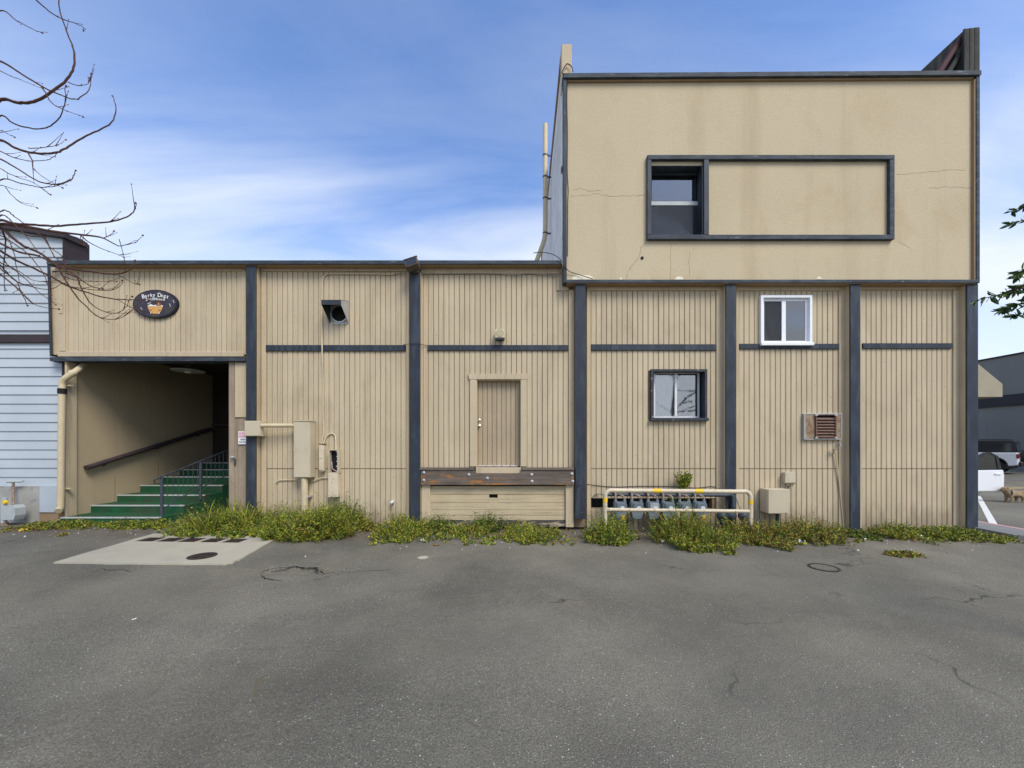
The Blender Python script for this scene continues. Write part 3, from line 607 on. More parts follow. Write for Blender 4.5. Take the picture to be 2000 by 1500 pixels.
# lower slider window with flaking navy surround
x0, x1, z0, z1 = W_D; F_ = -0.055
win = frame_bars(x0 - .02, x1 + .02, z0 - .02, z1 + .02, F_, .0, .045, 'window', 'peeling_frame', bld); win['label'] = 'slider window with flaking navy surround'
m = MB(); m.box(x0 + .001, x0 + .015, .001, .2, z0, z1); m.box(x1 - .016, x1 - .001, .001, .2, z0, z1); m.box(x0 + .016, x1 - .017, .001, .2, z1 - .015, z1 - .001); m.build('jamb', 'navy_paint', win)
cb(x0 - .04, x1 + .04, F_ - .03, .2, z0 - .035, z0 + .022, c=.006).build('sill', 'peeling_frame', win)
yb = .135; gx0, gx1_, gz0, gz1 = FX(1277, yb), FX(1366, yb), FZ(816, yb), FZ(727, yb)
bz(gx1_, x1 - .017, yb + .005, yb + .04, z0 + .03, z1 - .02).build('jamb', 'black', win)
frame_bars(gx0, gx1_, gz0, gz1, yb, yb + .04, .028, 'frame', 'aluminium', win); xm = FX(1320, yb); bz(xm - .022, xm + .022, yb - .006, yb + .03, gz0 + .028, gz1 - .028).build('mullion', 'aluminium', win)
bz(gx0 + .028, xm - .022, yb + .012, yb + .016, gz0 + .028, gz1 - .028).build('pane', 'glass', win); bz(xm + .022, gx1_ - .028, yb + .022, yb + .026, gz0 + .028, gz1 - .028).build('pane', 'glass', win)
room(gx0 - .1, gx1_ + .1, gz0 - .02, gz1 + .05, .21, 1.2, 'room_grey', bld)
m = MB()
for k in range(10): m.box(gx0 + .02 + k * .0365, gx0 + .0565 + k * .0365, .168 + (k % 2) * .006, .172 + (k % 2) * .006, gz0 + .03, gz1 - .01)
m.build('blind', 'blind', win)
jr = MB(); jr.lathe((FX(1352, .27), .27, gz0 + .0), [(.035, 0), (.045, .02), (.045, .07), (.03, .09), (.03, .105)], 14, 'z'); tag(jr.build('jar', 'blind'), 'pale jar standing inside on the sill of the lower slider window', 'jar')
# white vinyl slider window
x0, x1, z0, z1 = W_E; F_ = -0.06
win = frame_bars(x0 - .012, x1 + .012, z0 - .012, z1 + .012, F_, .0, .045, 'window', 'white_vinyl', bld); win['label'] = 'bright white vinyl slider window above the belt rail'
cb(x0 - .02, x1 + .03, F_ - .03, .02, z0 - .045, z0 + .01, c=.005).build('sill', 'white_vinyl', win)
frame_bars(x0 + .034, x1 - .03, z0 + .012, z1 - .034, .0, .05, .05, 'frame', 'white_vinyl', win); xm = FX(1529.5, .01)
bz(xm - .038, xm + .038, -.012, .03, z0 + .062, z1 - .084).build('mullion', 'white_vinyl', win)
bz(x0 + .084, xm - .038, .022, .026, z0 + .062, z1 - .084).build('pane', 'glass', win); bz(xm + .038, x1 - .08, .012, .016, z0 + .062, z1 - .084).build('pane', 'glass', win)
room(x0 + .02, x1 - .02, z0 + .03, z1 - .05, .17, 1.0, 'room_grey', bld)
bz(x0 + .084, xm - .04, .008, .0095, z0 + .062, z1 - .084).build('insect_screen', 'screen', win)
bz(xm + .22, x1 - .08, .06, .065, z0 + .08, z1 - .09).build('blind', 'blind', win); 

# ---- raised door and loading sill
x0, x1, z0, z1 = DOOR
m = MB(); m.box(x0 + .002, x0 + .02, -.01, .14, z0, z1 - .02); m.box(x1 - .02, x1 - .002, -.01, .14, z0, z1 - .02); m.box(x0 + .002, x1 - .002, -.01, .14, z1 - .02, z1 - .002); m.build('door_jamb', 'trim_paint', bld)
cb(FX(918), FX(931), -.03, .0, z0 + .03, z1 - .001, c=.004).build('door_casing', 'trim_paint', bld); cb(FX(1017), FX(1029), -.03, .0, z0 + .03, z1 - .001, c=.004).build('door_casing', 'trim_paint', bld)
MB().prism([(FX(917), z1), (FX(1030), z1), (FX(1032), z1 + .10), (FX(915), z1 + .10)], -.036, -.001, 'y').build('door_casing', 'trim_paint', bld)
door = bz(x0 + .021, x1 - .021, .125, .16, z0 + .03, z1 - .021).build('door', 'groove_backing', bld)
DB = make_board_mesh(0.0845, 0.018, 'door_board', 'door_paint'); n_ = 9; w = (x1 - x0 - .044) / n_
for k in range(n_):
    o = board(x0 + .022 + (k + .5) * w, z0 + .03, z1 - .022, door, w / .1 * 1.08, me=DB, y=.124, name='board')
for zz_, nm in ((FZ(821, .1), 'deadbolt'), (FZ(832, .1), 'knob')):
    MB().lathe((FX(936, .1), .105, zz_), [(.028, 0), (.03, -.012), (.018, -.02), (.014, -.035), (.026, -.045), (.027, -.06), (.012, -.07)] if nm == 'knob' else [(.03, 0), (.03, -.014), (.022, -.02)], 18, 'y').build(nm, 'chrome', door)
m = MB()
for k in range(5): m.box(x0 + .03 + k * .16, x0 + .17 + k * .16, .085, .104, z0 + .028, z0 + .043)
m.build('threshold', 'aluminium', bld); bz(x0, x1, -.06, .15, z0 - .13, z0 + .012).build('door_sill', 'trim_paint', bld)
BY = -0.13
beam = MB(); bx0, bx1 = FX(822, BY), FX(1121, BY); ba, bb = FX(927, BY), FX(1018, BY)
z0b, z1b, zn = FZ(947, BY), FZ(919, BY), FZ(924.5, BY)
beam.prism([(bx0, z0b), (bx1, z0b), (bx1, z1b), (bb, z1b), (bb, zn), (ba, zn), (ba, z1b), (bx0, z1b)], BY, -.025, 'y')
beam = beam.build('dock_beam', 'old_wood', bld); beam['label'] = 'weathered grey beam with orange bare wood under the raised door'
for a, b in ((820, 926), (1018.5, 1121)): cb(FX(a, BY), FX(b, BY), BY - .02, -.02, z1b + .003, z1b + .055, c=.008).build('ledge', 'old_wood', beam)
for px, py in ((828, 923), (828, 938), (916, 927), (952, 934), (1038.5, 927), (1039, 940), (1117, 925.5), (1118.5, 940)):
    MB().lathe((FX(px, BY), BY, FZ(py, BY)), [(.028, .002), (.028, -.006), (.017, -.008), (.016, -.02), (.008, -.024)], 12, 'y').build('bolt', 'zinc', beam)
for a, b in ((823, 840), (1105, 1120.5)): cb(FX(a, -.07), FX(b, -.07), -.07, .01, FZ(1030, -.07), z0b - .003, c=.005).build('dock_post', 'trim_paint', bld)
zs = [949, 965.5, 982, 996, 1006, 1016, 1029]
for k in range(6):
    j = random.uniform(-.004, .004)
    if k == 1:
        for a, b in ((840.5, 955.5), (972, 1104.5)): cb(FX(a), FX(b), -.02 + j, .03, FZ(zs[k + 1]) + .004, FZ(zs[k]) - .002, c=.004).build('plank', 'peeling_plank', bld)
        for zq in ((zs[k] + 7, zs[k] + .2), (zs[k + 1] - .5, zs[k + 1] - 3)): pass
        cb(FX(955.5), FX(972), -.02 + j, .03, FZ(972.8) + .0, FZ(zs[k + 1]) + .004, c=.003).build('plank', 'peeling_plank', bld)
    else:
        cb(FX(840.5), FX(1104.5), -.02 + j, .03, FZ(zs[k + 1]) + .004, FZ(zs[k]) - .002, c=.004).build('plank', 'rotten_plank' if k == 5 else 'peeling_plank', bld)
bz(FX(826), FX(1121), .05, .1, -.1, FZ(913) - .02).build('dock_backing', 'black', bld)

# ---- marks on the stucco
def crackline(pts, w=.0035, y=SY - .0015):
    P = [Vector((FX(px, SY), y, FZ(py, SY))) for px, py in pts]; Q = []
    for i in range(len(P) - 1):
        for k in range(5): Q.append(P[i].lerp(P[i + 1], k / 5) + Vector((random.uniform(-.012, .012), 0, random.uniform(-.012, .012))))
    Q.append(P[-1]); m = MB(); vs_ = []; fs_ = []
    for i, q in enumerate(Q):
        d = (Q[min(i + 1, len(Q) - 1)] - Q[max(i - 1, 0)]).normalized(); n2 = Vector((-d.z, 0, d.x)) * w * random.uniform(.4, 1.0); vs_ += [q + n2, q - n2]
        if i: fs_.append((2 * i - 2, 2 * i - 1, 2 * i + 1, 2 * i))
    m.add(vs_, fs_).build('crack', 'crack_dark', stw)
crackline([(1119, 370), (1135, 368), (1150, 374), (1176, 371)]); crackline([(1115, 383), (1140, 381), (1165, 379), (1190, 383), (1230, 383), (1260, 380)])
crackline([(1262, 469), (1252, 486), (1248, 502), (1236, 516), (1226, 532), (1224, 544)], .005); crackline([(1311, 476), (1309, 500), (1311, 520), (1309, 545)])
crackline([(1347, 490), (1345, 515), (1348, 543)], .003); crackline([(1750, 341), (1790, 338), (1820, 335), (1850, 332), (1885, 332)]); crackline([(1815, 368), (1850, 365), (1885, 367), (1900, 365)])
crackline([(1755, 472), (1770, 480), (1782, 490)], .003)
for pts in ([(1117, 546), (1120, 540), (1128, 537.5), (1150, 537.5), (1157, 541), (1160, 546)], [(1210, 546), (1212, 540.5), (1216, 546)], [(1318, 546), (1321, 541.5), (1327, 540), (1333, 542), (1335, 546)], [(1594, 545), (1600, 540), (1606, 545)]):
    MB().prism([(FX(a, SY), FZ(b, SY)) for a, b in pts], SY - .004, SY + .01, 'y').build('patch', 'plaster_patch', stw)
MB().lathe((FX(1254, SY), SY, FZ(504, SY)), [(.028, .01), (.028, -.012), (.012, -.014), (.012, .0)], 12, 'y').build('pipe_stub', 'black', stw)

# ---- tall parapet wall on the left flank of the upper storey, clad in lap boards
pw = bz(0.79, 0.93, .2, 13.5, 5.0, 9.42).build('parapet_wall', 'groove_backing', bld)
LAP = MB(); LAP.prism([(0.0, 0.0), (-.012, 0.0), (-.009, .205), (0, .205)], -.5, .5, 'y')   # x,z profile run along y
lm = bpy.data.meshes.new('lap_board'); lm.from_pydata(LAP.v, [], LAP.f); lm.materials.append(MATS['side_siding'])
bm = bmesh.new(); bm.from_mesh(lm); bmesh.ops.recalc_face_normals(bm, faces=bm.faces[:]); bm.to_mesh(lm); bm.free()
for k in range(22):
    o = bpy.data.objects.new('lap_board', lm); C.objects.link(o); o.parent = pw; o.location = (.789, 6.85, 5.0 + k * .2); o.scale = (1, 13.2, .925)
cb(.745, .945, -.02, .19, FZ(142, 0) - .3, FZ(87, 0), c=.012).build('parapet_end', 'trim_paint', bld)
bz(.752, .80, -.09, .19, 5.06, 8.5).build('corner_board', 'side_siding', bld)
cb(.74, .95, .195, 13.5, 9.425, 9.47, c=.008).build('coping', 'soffit_paint', bld)
bz(.735, .7505, -.12, -.03, FZ(335, -.1), FZ(325, -.1)).build('scupper', 'brown_trim', bld)
# false front running back along the right edge of the roof
fz0, fz1 = 8.66, FZ(58, .25)
ff = bz(FX(1884, .25), FX(1913.5, .25), .25, 13, fz0, fz1).build('false_front', 'weathered_dark', bld)
for k in range(3): cb(FX(1883 + k * 10.3, .22), FX(1892.6 + k * 10.3, .22), .215, .249, fz0, fz1 + .012 * k - .01, c=.004).build('end_board', 'weathered_dark', ff)
for yk in (.30, 2.2, 4.1):
    s_ = MB(); xa, za, xb, zb = FX(1806, .3), fz0 + .02, FX(1884, .3), fz1 - .08
    s_.prism([(xa, za), (xb, zb), (xb, zb + .10), (xa - .10, za)], yk, yk + .09, 'y'); s_.build('brace', 'red_edge', ff)
    s_ = MB(); s_.prism([(xa + .22, za), (xb, zb - .28), (xb, zb - .18), (xa + .10, za)], yk + .005, yk + .08, 'y'); s_.build('brace', 'weathered_dark', ff)
    bz(FX(1868, .3), FX(1874, .3), yk, yk + .08, za, za + .44).build('stud', 'trim_paint', ff)
m = MB(); m.add([(xa + .12, .42, za), (xb, .42, zb - .12), (xb, 13, zb - .12), (xa + .12, 13, za)], [(0, 1, 2, 3)]); m.add([(xa + .14, .42, za - .02), (xb, .42, zb - .14), (xb, 13, zb - .14), (xa + .14, 13, za - .02)], [(0, 1, 2, 3)]); m.build('roof_slope', 'red_edge', ff)

# ---- covered passage
pas = MB(); pas.box(-9.08, -8.94, .165, 4.1, -.1, 4.9); pas.build('passage_wall', 'passage_paint', bld)
bz(-8.939, -5.67, 3.55, 3.7, -.1, 4.9).build('passage_wall', 'passage_shade', bld)
bz(-8.939, -5.67, .165, 3.549, 3.64, 3.72).build('passage_ceiling', 'passage_shade', bld)
cb(FX(127.5), FX(131.5), -.012, .163, .05, 3.40, c=.004).build('corner_board', 'trim_paint', bld)
# batten lines on the passage wall
for y, z0_, z1_ in ((.9, .3, .95), (1.9, .5, 1.2)): bz(-8.9395, -8.934, y, y + .006, z0_, z1_).build('joint_strip', 'crack_dark', bld)
# shallow closet beside the passage
cl = bz(FX(447, .03), FX(481, .03), .03, .075, .1, 3.40).build('closet_door', 'grey_wood', bld); cl['label'] = 'weathered grey-brown closet door beside the passage'
cb(FX(458, .0), FX(480, .0), .005, .029, FZ(815), FZ(708), c=.004).build('panel', 'trim_paint', cl)
cb(FX(447, .0), FX(456.5, .0), .012, .0295, FZ(1000), FZ(708), c=.004).build('stile', 'grey_wood', cl)
MB().lathe((FX(455.5, -.0), .01, FZ(893)), [(.02, 0), (.022, -.008), (.012, -.014), (.012, -.03), (.028, -.04), (.03, -.055), (.014, -.066)], 16, 'y').build('knob', 'chrome', cl)
cb(FX(456.5), FX(459.5), -.002, .02, FZ(908), FZ(896), c=.003).build('latch', 'iron', cl)

# ================================================================ stairs
stair = thing('staircase', 'green carpeted steps with white nosings climbing into the dark passage', 'stairs', (-8, 1.5, .1))
ys = [-.09, .43, .945, 1.452, 1.997, 2.48, 3.01, 3.545]; hz = [.262, .412, .555, .715, .866, 1.012, 1.165]
for i in range(7):
    s_ = cb(-8.935, -7.02, ys[i], ys[i + 1] - .0005 if i < 6 else 3.545, gz(-8, 0) - .05, hz[i], c=.006).build('step', 'carpet_green', stair)
    cb(-8.93, -7.012, ys[i] - .012, ys[i] + .03, hz[i] - .022, hz[i] + .006, c=.004).build('nosing', 'nosing', s_)
bz(-7.015, -5.68, 2.2, 3.54, .0, .9).build('landing', 'passage_shade', stair)
def handrail(pts, r, label):
    t = thing('handrail', label, 'handrail', pts[0])
    P = [Vector(p) for p in pts]; m = MB(); m.tube(P, r, 10); m.build('rail', 'rail_wood', t)
    for k in range(3):
        q = P[0].lerp(P[-1], .12 + .38 * k); m = MB()
        m.tube([q, q + Vector((0, 0, -.07)), q + (Vector((-.075, 0, -.09)) if abs(P[0].x - P[-1].x) < .1 else Vector((0, .075, -.09)))], .01, 6); m.build('bracket', 'iron', t)
handrail([(-8.86, .28, FZ(914, .28)), (-8.86, 3.38, FZ(838, 3.4))], .052, 'dark wooden handrail rising along the tan passage wall')
handrail([(-8.85, 3.47, FZ(829, 3.47)), (-6.2, 3.47, FZ(836, 3.47))], .052, 'short dark handrail on the back wall of the passage')
rl = thing('stair_railing', 'blue-grey iron railing with thin balusters along the open side of the green steps', 'railing', (-7.06, 0, .2))
RX = -7.06; A0, A1 = .0, 3.3; slope = .152 / .517
def rt(y): return FZ(932, 0) + slope * y
def rb(y): return .45 + slope * y
for y in (.0, .9, 1.85, 2.8): MB().tube([(RX, y, .26 + slope * max(0, y - .1) - .03), (RX, y, rt(y) - .01)], .026, 10).build('post', 'iron', rl)
MB().tube([(RX, -.14, rt(-.05) - .09), (RX, -.16, rt(-.05) - .03), (RX, -.08, rt(-.08) + .01), (RX, 3.3, rt(3.3))], .016, 8).build('top_rail', 'iron', rl)
MB().tube([(RX, .1, rb(.1) - .05), (RX, .22, rb(.22)), (RX, 3.3, rb(3.3))], .013, 8).build('bottom_rail', 'iron', rl)
for k in range(27):
    y = .12 + k * .118
    if min(abs(y - q) for q in (.0, .9, 1.85, 2.8)) > .04: MB().tube([(RX, y, rb(y)), (RX, y, rt(y))], .006, 5).build('baluster', 'iron', rl)
c = Vector((FX(368, 1.1), 1.1, FZ(724, 1.1)))
lp = thing('ceiling_lamp', 'dish-shaped pendant lamp under the passage ceiling', 'lamp', c)
MB().lathe(c, [(.30, -.012), (.31, .0), (.24, .035), (.10, .075), (.05, .085), (.05, .11), (.0, .11)], 28, 'z').build('shade', 'lamp_enamel', lp)
MB().lathe(c, [(.0, -.06), (.05, -.055), (.07, -.03), (.06, .0), (.05, .01)], 16, 'z').build('bulb', 'lamp_bulb', lp)
MB().tube([c + Vector((0, 0, .11)), (c.x, c.y, 3.645)], .012, 8).build('stem', 'iron', lp)

# ================================================================ neighbour on the left
nb = thing('neighbour_building', 'pale blue-grey clapboard building with brown trim at the left edge', 'building', (-11, .1, 0))
NX0, NX1 = -15.5, FX(124, .1)
bz(NX0, NX1, .12, 12, FZ(950, .1), 5.35).build('wall', 'clapboard', nb)
ntop = lambda x: FZ(437 + (x - FX(0, .1)) / (FX(125, .1) - FX(0, .1)) * 19, .1)
MB().prism([(NX0, 5.35), (FX(123, .1), 5.35), (FX(123, .1), ntop(FX(123, .1)) - .08), (NX0, ntop(NX0) - .08)], .12, .4, 'y').build('wall', 'clapboard', nb)
CL = MB(); CL.prism([(.119, 0.0), (.092, 0.0), (.112, .2), (.119, .2)], 0, 1, 'x'); cm = bpy.data.meshes.new('clapboard'); cm.from_pydata(CL.v, [], CL.f); cm.materials.append(MATS['clapboard'])
bm = bmesh.new(); bm.from_mesh(cm); bmesh.ops.recalc_face_normals(bm, faces=bm.faces[:]); bm.to_mesh(cm); bm.free()
yy = 949.5
while yy > 447:
    z = FZ(yy, .1)
    if not (651 < yy < 676):
        x1 = NX1 - .0 if yy > 700 else (FX(124, .1) if yy < 505 else FX(110, .1))
        o = bpy.data.objects.new('clapboard', cm); C.objects.link(o); o.parent = nb; o.location = Vector((NX0, 0, z)) - ORG[nb.name]; 
        while ntop(x1) - .09 < z + .18 and x1 > NX0 + .3: x1 -= .05
        o.scale = (x1 - NX0, 1, .9)
    yy -= 17.9
cb(NX0, FX(104, .06), .05, .118, FZ(669, .06), FZ(653, .06), c=.006).build('band', 'brown_trim', nb)
MB().hexa([(NX0, .02, ntop(NX0) - .09), (FX(126, .02), .02, ntop(FX(126)) - .10), (FX(126, .02), .42, ntop(FX(126)) - .10), (NX0, .42, ntop(NX0) - .09), (NX0, .02, ntop(NX0)), (FX(126, .02), .02, ntop(FX(126))), (FX(126, .02), .42, ntop(FX(126))), (NX0, .42, ntop(NX0))]).build('coping', 'brown_trim', nb)
MB().hexa([(FX(122, .03), .03, 5.0), (FX(150, .4), .4, 5.0), (FX(150, .4), .5, 5.0), (FX(122, .03), .5, 5.0), (FX(122, .03), .03, FZ(455, .03)), (FX(150, .4), .4, FZ(463, .4)), (FX(150, .4), .5, FZ(463, .4)), (FX(122, .03), .5, FZ(455, .03))]).build('corner_block', 'brown_trim', nb)
bz(NX0, FX(77, .05), .045, .3, -.05, FZ(950, .05)).build('foundation', 'concrete_old', nb)
cb(FX(76.5, .05), FX(113, .05), .05, .2, FZ(1001, .05), FZ(948, .05), c=.005).build('access_panel', 'clapboard', nb)
bz(FX(78, .06), FX(113, .06), .07, .3, -.05, FZ(1001, .05) - .003).build('foundation_block', 'soffit_paint', nb)
cb(FX(122.5, .06), FX(126, .06), .04, .118, FZ(948, .06), 3.38, c=.004).build('corner_board', 'brown_trim', nb)

# ================================================================ far side of the lot (right)
fb = thing('grey_building', 'long grey building with a dark band beyond the parking lot', 'building', (32, 26, 0))
bz(32, 44, 8, 60, -.1, FZ(706, 19.5)).build('wall', 'far_grey', fb)
bz(31.85, 31.99, 8, 60, FZ(797, 19.5), FZ(777, 19.5)).build('band', 'far_band', fb)
bz(31.9, 44, 7.95, 60, FZ(706, 19.5) + .01, FZ(706, 19.5) + .09).build('coping', 'far_band', fb)
for k in range(0): bz(31.93, 31.985, 26 + k * 6, 17.5 + k * 6, .6, 3.0).build('window', 'car_glass', fb)
cn = thing('canopy_building', 'beige sloped canopy end showing past the building corner', 'building', (20, 12, 0))
xa = FX(1958, 10.5); xl = 16.5
cz = lambda y: FZ(y, 10.5)
MB().prism([(xl, cz(775)), (xa, cz(775)), (xa, cz(750)), (FX(1912, 10.5), cz(712)), (xl, cz(712))], 10.5, 24, 'y').build('canopy', 'far_beige', cn)
bz(xl, FX(1900, 10.5), 11, 24, -.1, cz(775) - .01).build('wall', 'far_beige', cn)
# ================================================================ fixtures on the wall
def W(px, py, Y): return Vector((FX(px, Y), Y, FZ(py, Y)))
# oval shop sign
c = W(305.5, 594.5, -.02); sg = thing('shop_sign', 'dark oval shop sign with pale lettering and a tan bathtub, above the passage', 'sign', c)
def oval(rx, rz, y0, y1, nm, mat, par, n_=48):
    m = MB(); m.prism([(c.x + rx * math.cos(2 * math.pi * k / n_), c.z + rz * math.sin(2 * math.pi * k / n_)) for k in range(n_)], y0, y1, 'y'); return m.build(nm, mat, par)
oval(.437, .276, -.045, -.0, 'rim', 'sign_rim', sg); bd = oval(.412, .252, -.052, -.044, 'panel', 'sign_dark', sg)
def arc_text(body, size, r_, zc, span, mat):
    for i, ch in enumerate(body):
        if ch == ' ': continue
        a = (i - (len(body) - 1) / 2) / max(1, len(body) - 1) * span
        text(ch, size * (1.18 if ch in 'BD' and size > .08 else 1), mat, sg, (c.x + r_ * math.sin(a) + .012, -.054, c.z + zc + r_ * (math.cos(a) - 1)), 'letter', .95, -a, .0012)
arc_text('Barky Dogz', .098, .95, .168, .50, 'sign_letter'); arc_text('BathHouse', .072, 1.3, .092, .26, 'sign_letter')
def flat(pts, y0, nm, mat, par): m = MB(); m.prism([(c.x + a, c.z + b - (.03 if nm != 'sparkle' else 0)) for a, b in pts], y0, -.0515, 'y'); return m.build(nm, mat, par)
flat([(-.14, -.02), (.16, -.02), (.12, -.12), (.06, -.165), (-.04, -.165), (-.10, -.12)], -.056, 'tub', 'tub_tan', sg)
flat([(-.14, -.018), (-.10, .01), (-.07, .022), (-.04, .005), (0, .0), (.03, .012), (.06, -.004), (.10, -.006), (.14, .006), (.165, -.018)], -.0575, 'foam', 'sign_letter', sg)
flat([(.035, -.01), (.03, .03), (.045, .065), (.08, .08), (.115, .065), (.13, .03), (.12, -.01)], -.0585, 'dog_emblem', 'dog_brown', sg)
flat([(.058, .02), (.08, .05), (.10, .02), (.08, .005)], -.0595, 'muzzle_emblem', 'tub_tan', sg)
for x in (-.075, .10): flat([(x - .025, -.09), (x + .02, -.085), (x + .018, -.10), (x - .015, -.105)], -.0572, 'tub_mark', 'sign_rim', sg)
for x, d in ((-.085, 1), (.075, -1)): flat([(x, -.15), (x + .018, -.13), (x + .022 * 1, -.15), (x + .008, -.17)], -.058, 'tub_foot', 'sign_letter', sg)
flat([(-.06, -.19), (.05, -.19), (.055, -.21), (-.05, -.213)], -.0555, 'mat_emblem', 'sign_olive', sg)
for x, z in ((-.27, -.08), (-.25, -.11), (.29, -.01), (.30, -.04), (.36, .06), (.37, .03), (-.11, .01), (-.085, .02), (-.13, .0)):
    flat([(x - .008, z), (x, z + .014), (x + .008, z), (x, z - .014)], -.054, 'sparkle', 'sign_letter', sg)
# high voltage notice
n0 = W(466, 867, .0); nt_ = thing('warning_notice', 'small white and pink high voltage notice on the closet door', 'sign', (FX(473), .0, FZ(855)))
xa, xb = FX(465.5), FX(484); bz(xa, xb, -.004, .0015, FZ(867.5), FZ(842.5)).build('plate', 'notice_white', nt_); bz(xa + .008, xb - .008, -.0055, -.0042, FZ(855), FZ(844)).build('panel', 'notice_pink', nt_)
text('DANGER', .042, 'notice_white', nt_, ((xa + xb) / 2, -.007, FZ(849.5))); text('HIGH', .042, 'ink', nt_, ((xa + xb) / 2, -.0055, FZ(858.7)), bold=.001); text('VOLTAGE', .036, 'ink', nt_, ((xa + xb) / 2, -.0055, FZ(863.6)), bold=.001)
# electrical gear left
y = -.20
t = thing('junction_box', 'tan square junction box mounted across the first navy post', 'electrical box', (FX(496, y), -.1, FZ(837)))
cb(FX(477.5, -.25), FX(508, -.25), -.25, -.151, FZ(852, -.25), FZ(822, -.25), c=.004).build('body', 'box_paint', t); cb(FX(478, -.26), FX(507, -.26), -.262, -.2505, FZ(851, -.26), FZ(823, -.26), c=.003).build('cover', 'box_paint', t); bz(FX(500.5, -.15), FX(511, -.15), -.15, .0, FZ(852, -.2), FZ(822, -.2)).build('mounting_block', 'box_paint', t)
for px, py in ((480, 825), (508, 849), (495, 851)): MB().lathe((FX(px - 2, -.26), -.2625, FZ(py, -.26)), [(.006, 0), (.006, -.004)], 8, 'y').build('screw', 'zinc', t)
tag(MB().tube([W(511, 831, -.22), W(576, 831, -.17)], .038, 14).build('conduit', 'pipe_paint'), 'thick horizontal tan conduit between the square junction box and the tall cabinet', 'conduit', 'conduits')
t = thing('meter_cabinet', 'tall tan metal electrical cabinet with two round knockouts', 'electrical box', (FX(595), -.1, FZ(934)))
yf = -.21; cb(FX(574, yf), FX(605.5, yf), yf, -.022, FZ(933, yf), FZ(823, yf), c=.006).build('body', 'box_paint', t)
cb(FX(574.5, yf), FX(604.5, yf), yf - .012, yf - .0005, FZ(932, yf), FZ(824, yf), c=.004).build('door', 'box_paint', t); cb(FX(573, yf), FX(606.5, yf), yf - .02, -.02, FZ(823, yf) + .001, FZ(821.3, yf), c=.003).build('rain_lip', 'box_paint', t)
for px in (577.5, 599): MB().lathe((FX(px, yf), yf - .0122, FZ(878, yf)), [(.034, 0), (.034, -.004), (.027, -.004), (.027, -.001)], 18, 'y').build('knockout', 'box_paint', t)
for px, py in ((579, 932), (603, 932)): MB().lathe((FX(px, yf), yf - .013, FZ(py, yf)), [(.007, .004), (.007, -.005)], 8, 'y').build('screw', 'rust_metal', t)
t = thing('riser_conduit', 'fat vertical tan conduit running from the tall cabinet into the weeds', 'conduit', (FX(595), -.14, .1), 'conduits')
MB().tube([W(595, 934, -.14), (FX(595, -.14), -.14, .05)], .06, 16).build('pipe', 'pipe_paint', t); cb(FX(600), FX(611), -.16, -.0, FZ(970), FZ(966.5), c=.002).build('strap', 'zinc', t)
t = thing('tube_meter', 'slim scuffed cream housing hanging left of the open fuse box', 'electrical box', (FX(629), -.06, FZ(920)))
cb(FX(622.5, -.11), FX(631.5, -.11), -.11, -.001, FZ(922, -.13), FZ(868.5, -.13), c=.02).build('body', 'guard_paint', t); cb(FX(622.5, -.12), FX(631, -.12), -.122, -.111, FZ(896, -.13), FZ(870, -.13), c=.004).build('cover', 'guard_paint', t)
cb(FX(622.5, -.12), FX(631, -.12), -.122, -.111, FZ(918, -.13), FZ(897, -.13), c=.004).build('cover', 'guard_paint', t); cb(FX(621.5, -.11), FX(632.5, -.11), -.115, -.002, FZ(868, -.13), FZ(866, -.13), c=.003).build('cap', 'rust_metal', t)
t = thing('open_fuse_box', 'narrow pale metal box hanging open with a black hollow upper half', 'electrical box', (FX(653), -.06, FZ(970)))
yf = -.11; m = MB(); xa, xb, za, zb = FX(641.5, yf), FX(661, yf), FZ(924, yf), FZ(878, yf)
m.box(xa, xa + .016, yf, -.001, za, zb); m.box(xb - .022, xb, yf, -.001, za, zb); m.box(xa + .016, xb - .022, yf, -.001, zb - .016, zb); m.box(xa + .016, xb - .022, yf, -.001, za, za + .012); m.build('housing', 'box_paint', t)
bz(xa + .017, xb - .023, -.02, -.0015, za + .013, zb - .017).build('backplate', 'black', t)
for k in range(9): bz(xb - .05 + random.uniform(-.012, .012), xb - .024, -.09, -.04, za + .02 + k * .048, za + .045 + k * .048).build('terminal', 'dark_hood' if k % 2 else 'zinc', t)
m = MB(); m.tube(smooth_path([(xa + .06, -.1, za + .22), (xa + .08, -.12, za + .1), (xa + .12, -.1, za + .05), (xa + .16, -.09, za + .04)]), .006, 6); m.build('wire', 'notice_pink', t)
cb(FX(641, yf), FX(660, yf), yf - .01, -.002, FZ(971, yf), za - .004, c=.005).build('lower_cover', 'guard_paint', t)
def wire(name, pts, r, mat, label, cat='cable', grp=None, n_=6, sm=4): return tag(MB().tube(smooth_path(pts, sm), r, n_).build(name, mat), label, cat, grp)
wire('conduit', [W(628, 868, -.05), W(630.5, 855, -.03), W(632, 845, -.02), W(631, 800, -.018), W(631, 740, -.018), W(629.5, 700, -.045), W(629, 676, -.05), W(628.5, 660, -.02), W(628, 640, -.018), W(628.5, 600, -.018), W(629.5, 560, -.018), W(631, 545, -.018), W(636, 537.5, -.018), W(650, 535, -.018), W(700, 535, -.018), W(770, 536, -.018)], .013, 'pipe_paint', 'thin tan conduit climbing the wall and bending right under the roof edge', 'conduit', 'conduits', 8)
wire('conduit', [W(631.5, 868, -.05), W(636, 855, -.03), W(643, 848, -.02), W(650, 847, -.02), W(655, 853, -.025), W(656, 878, -.06)], .013, 'guard_paint', 'short arched cream conduit joining the slim housing to the open fuse box', 'conduit', 'conduits', 8)
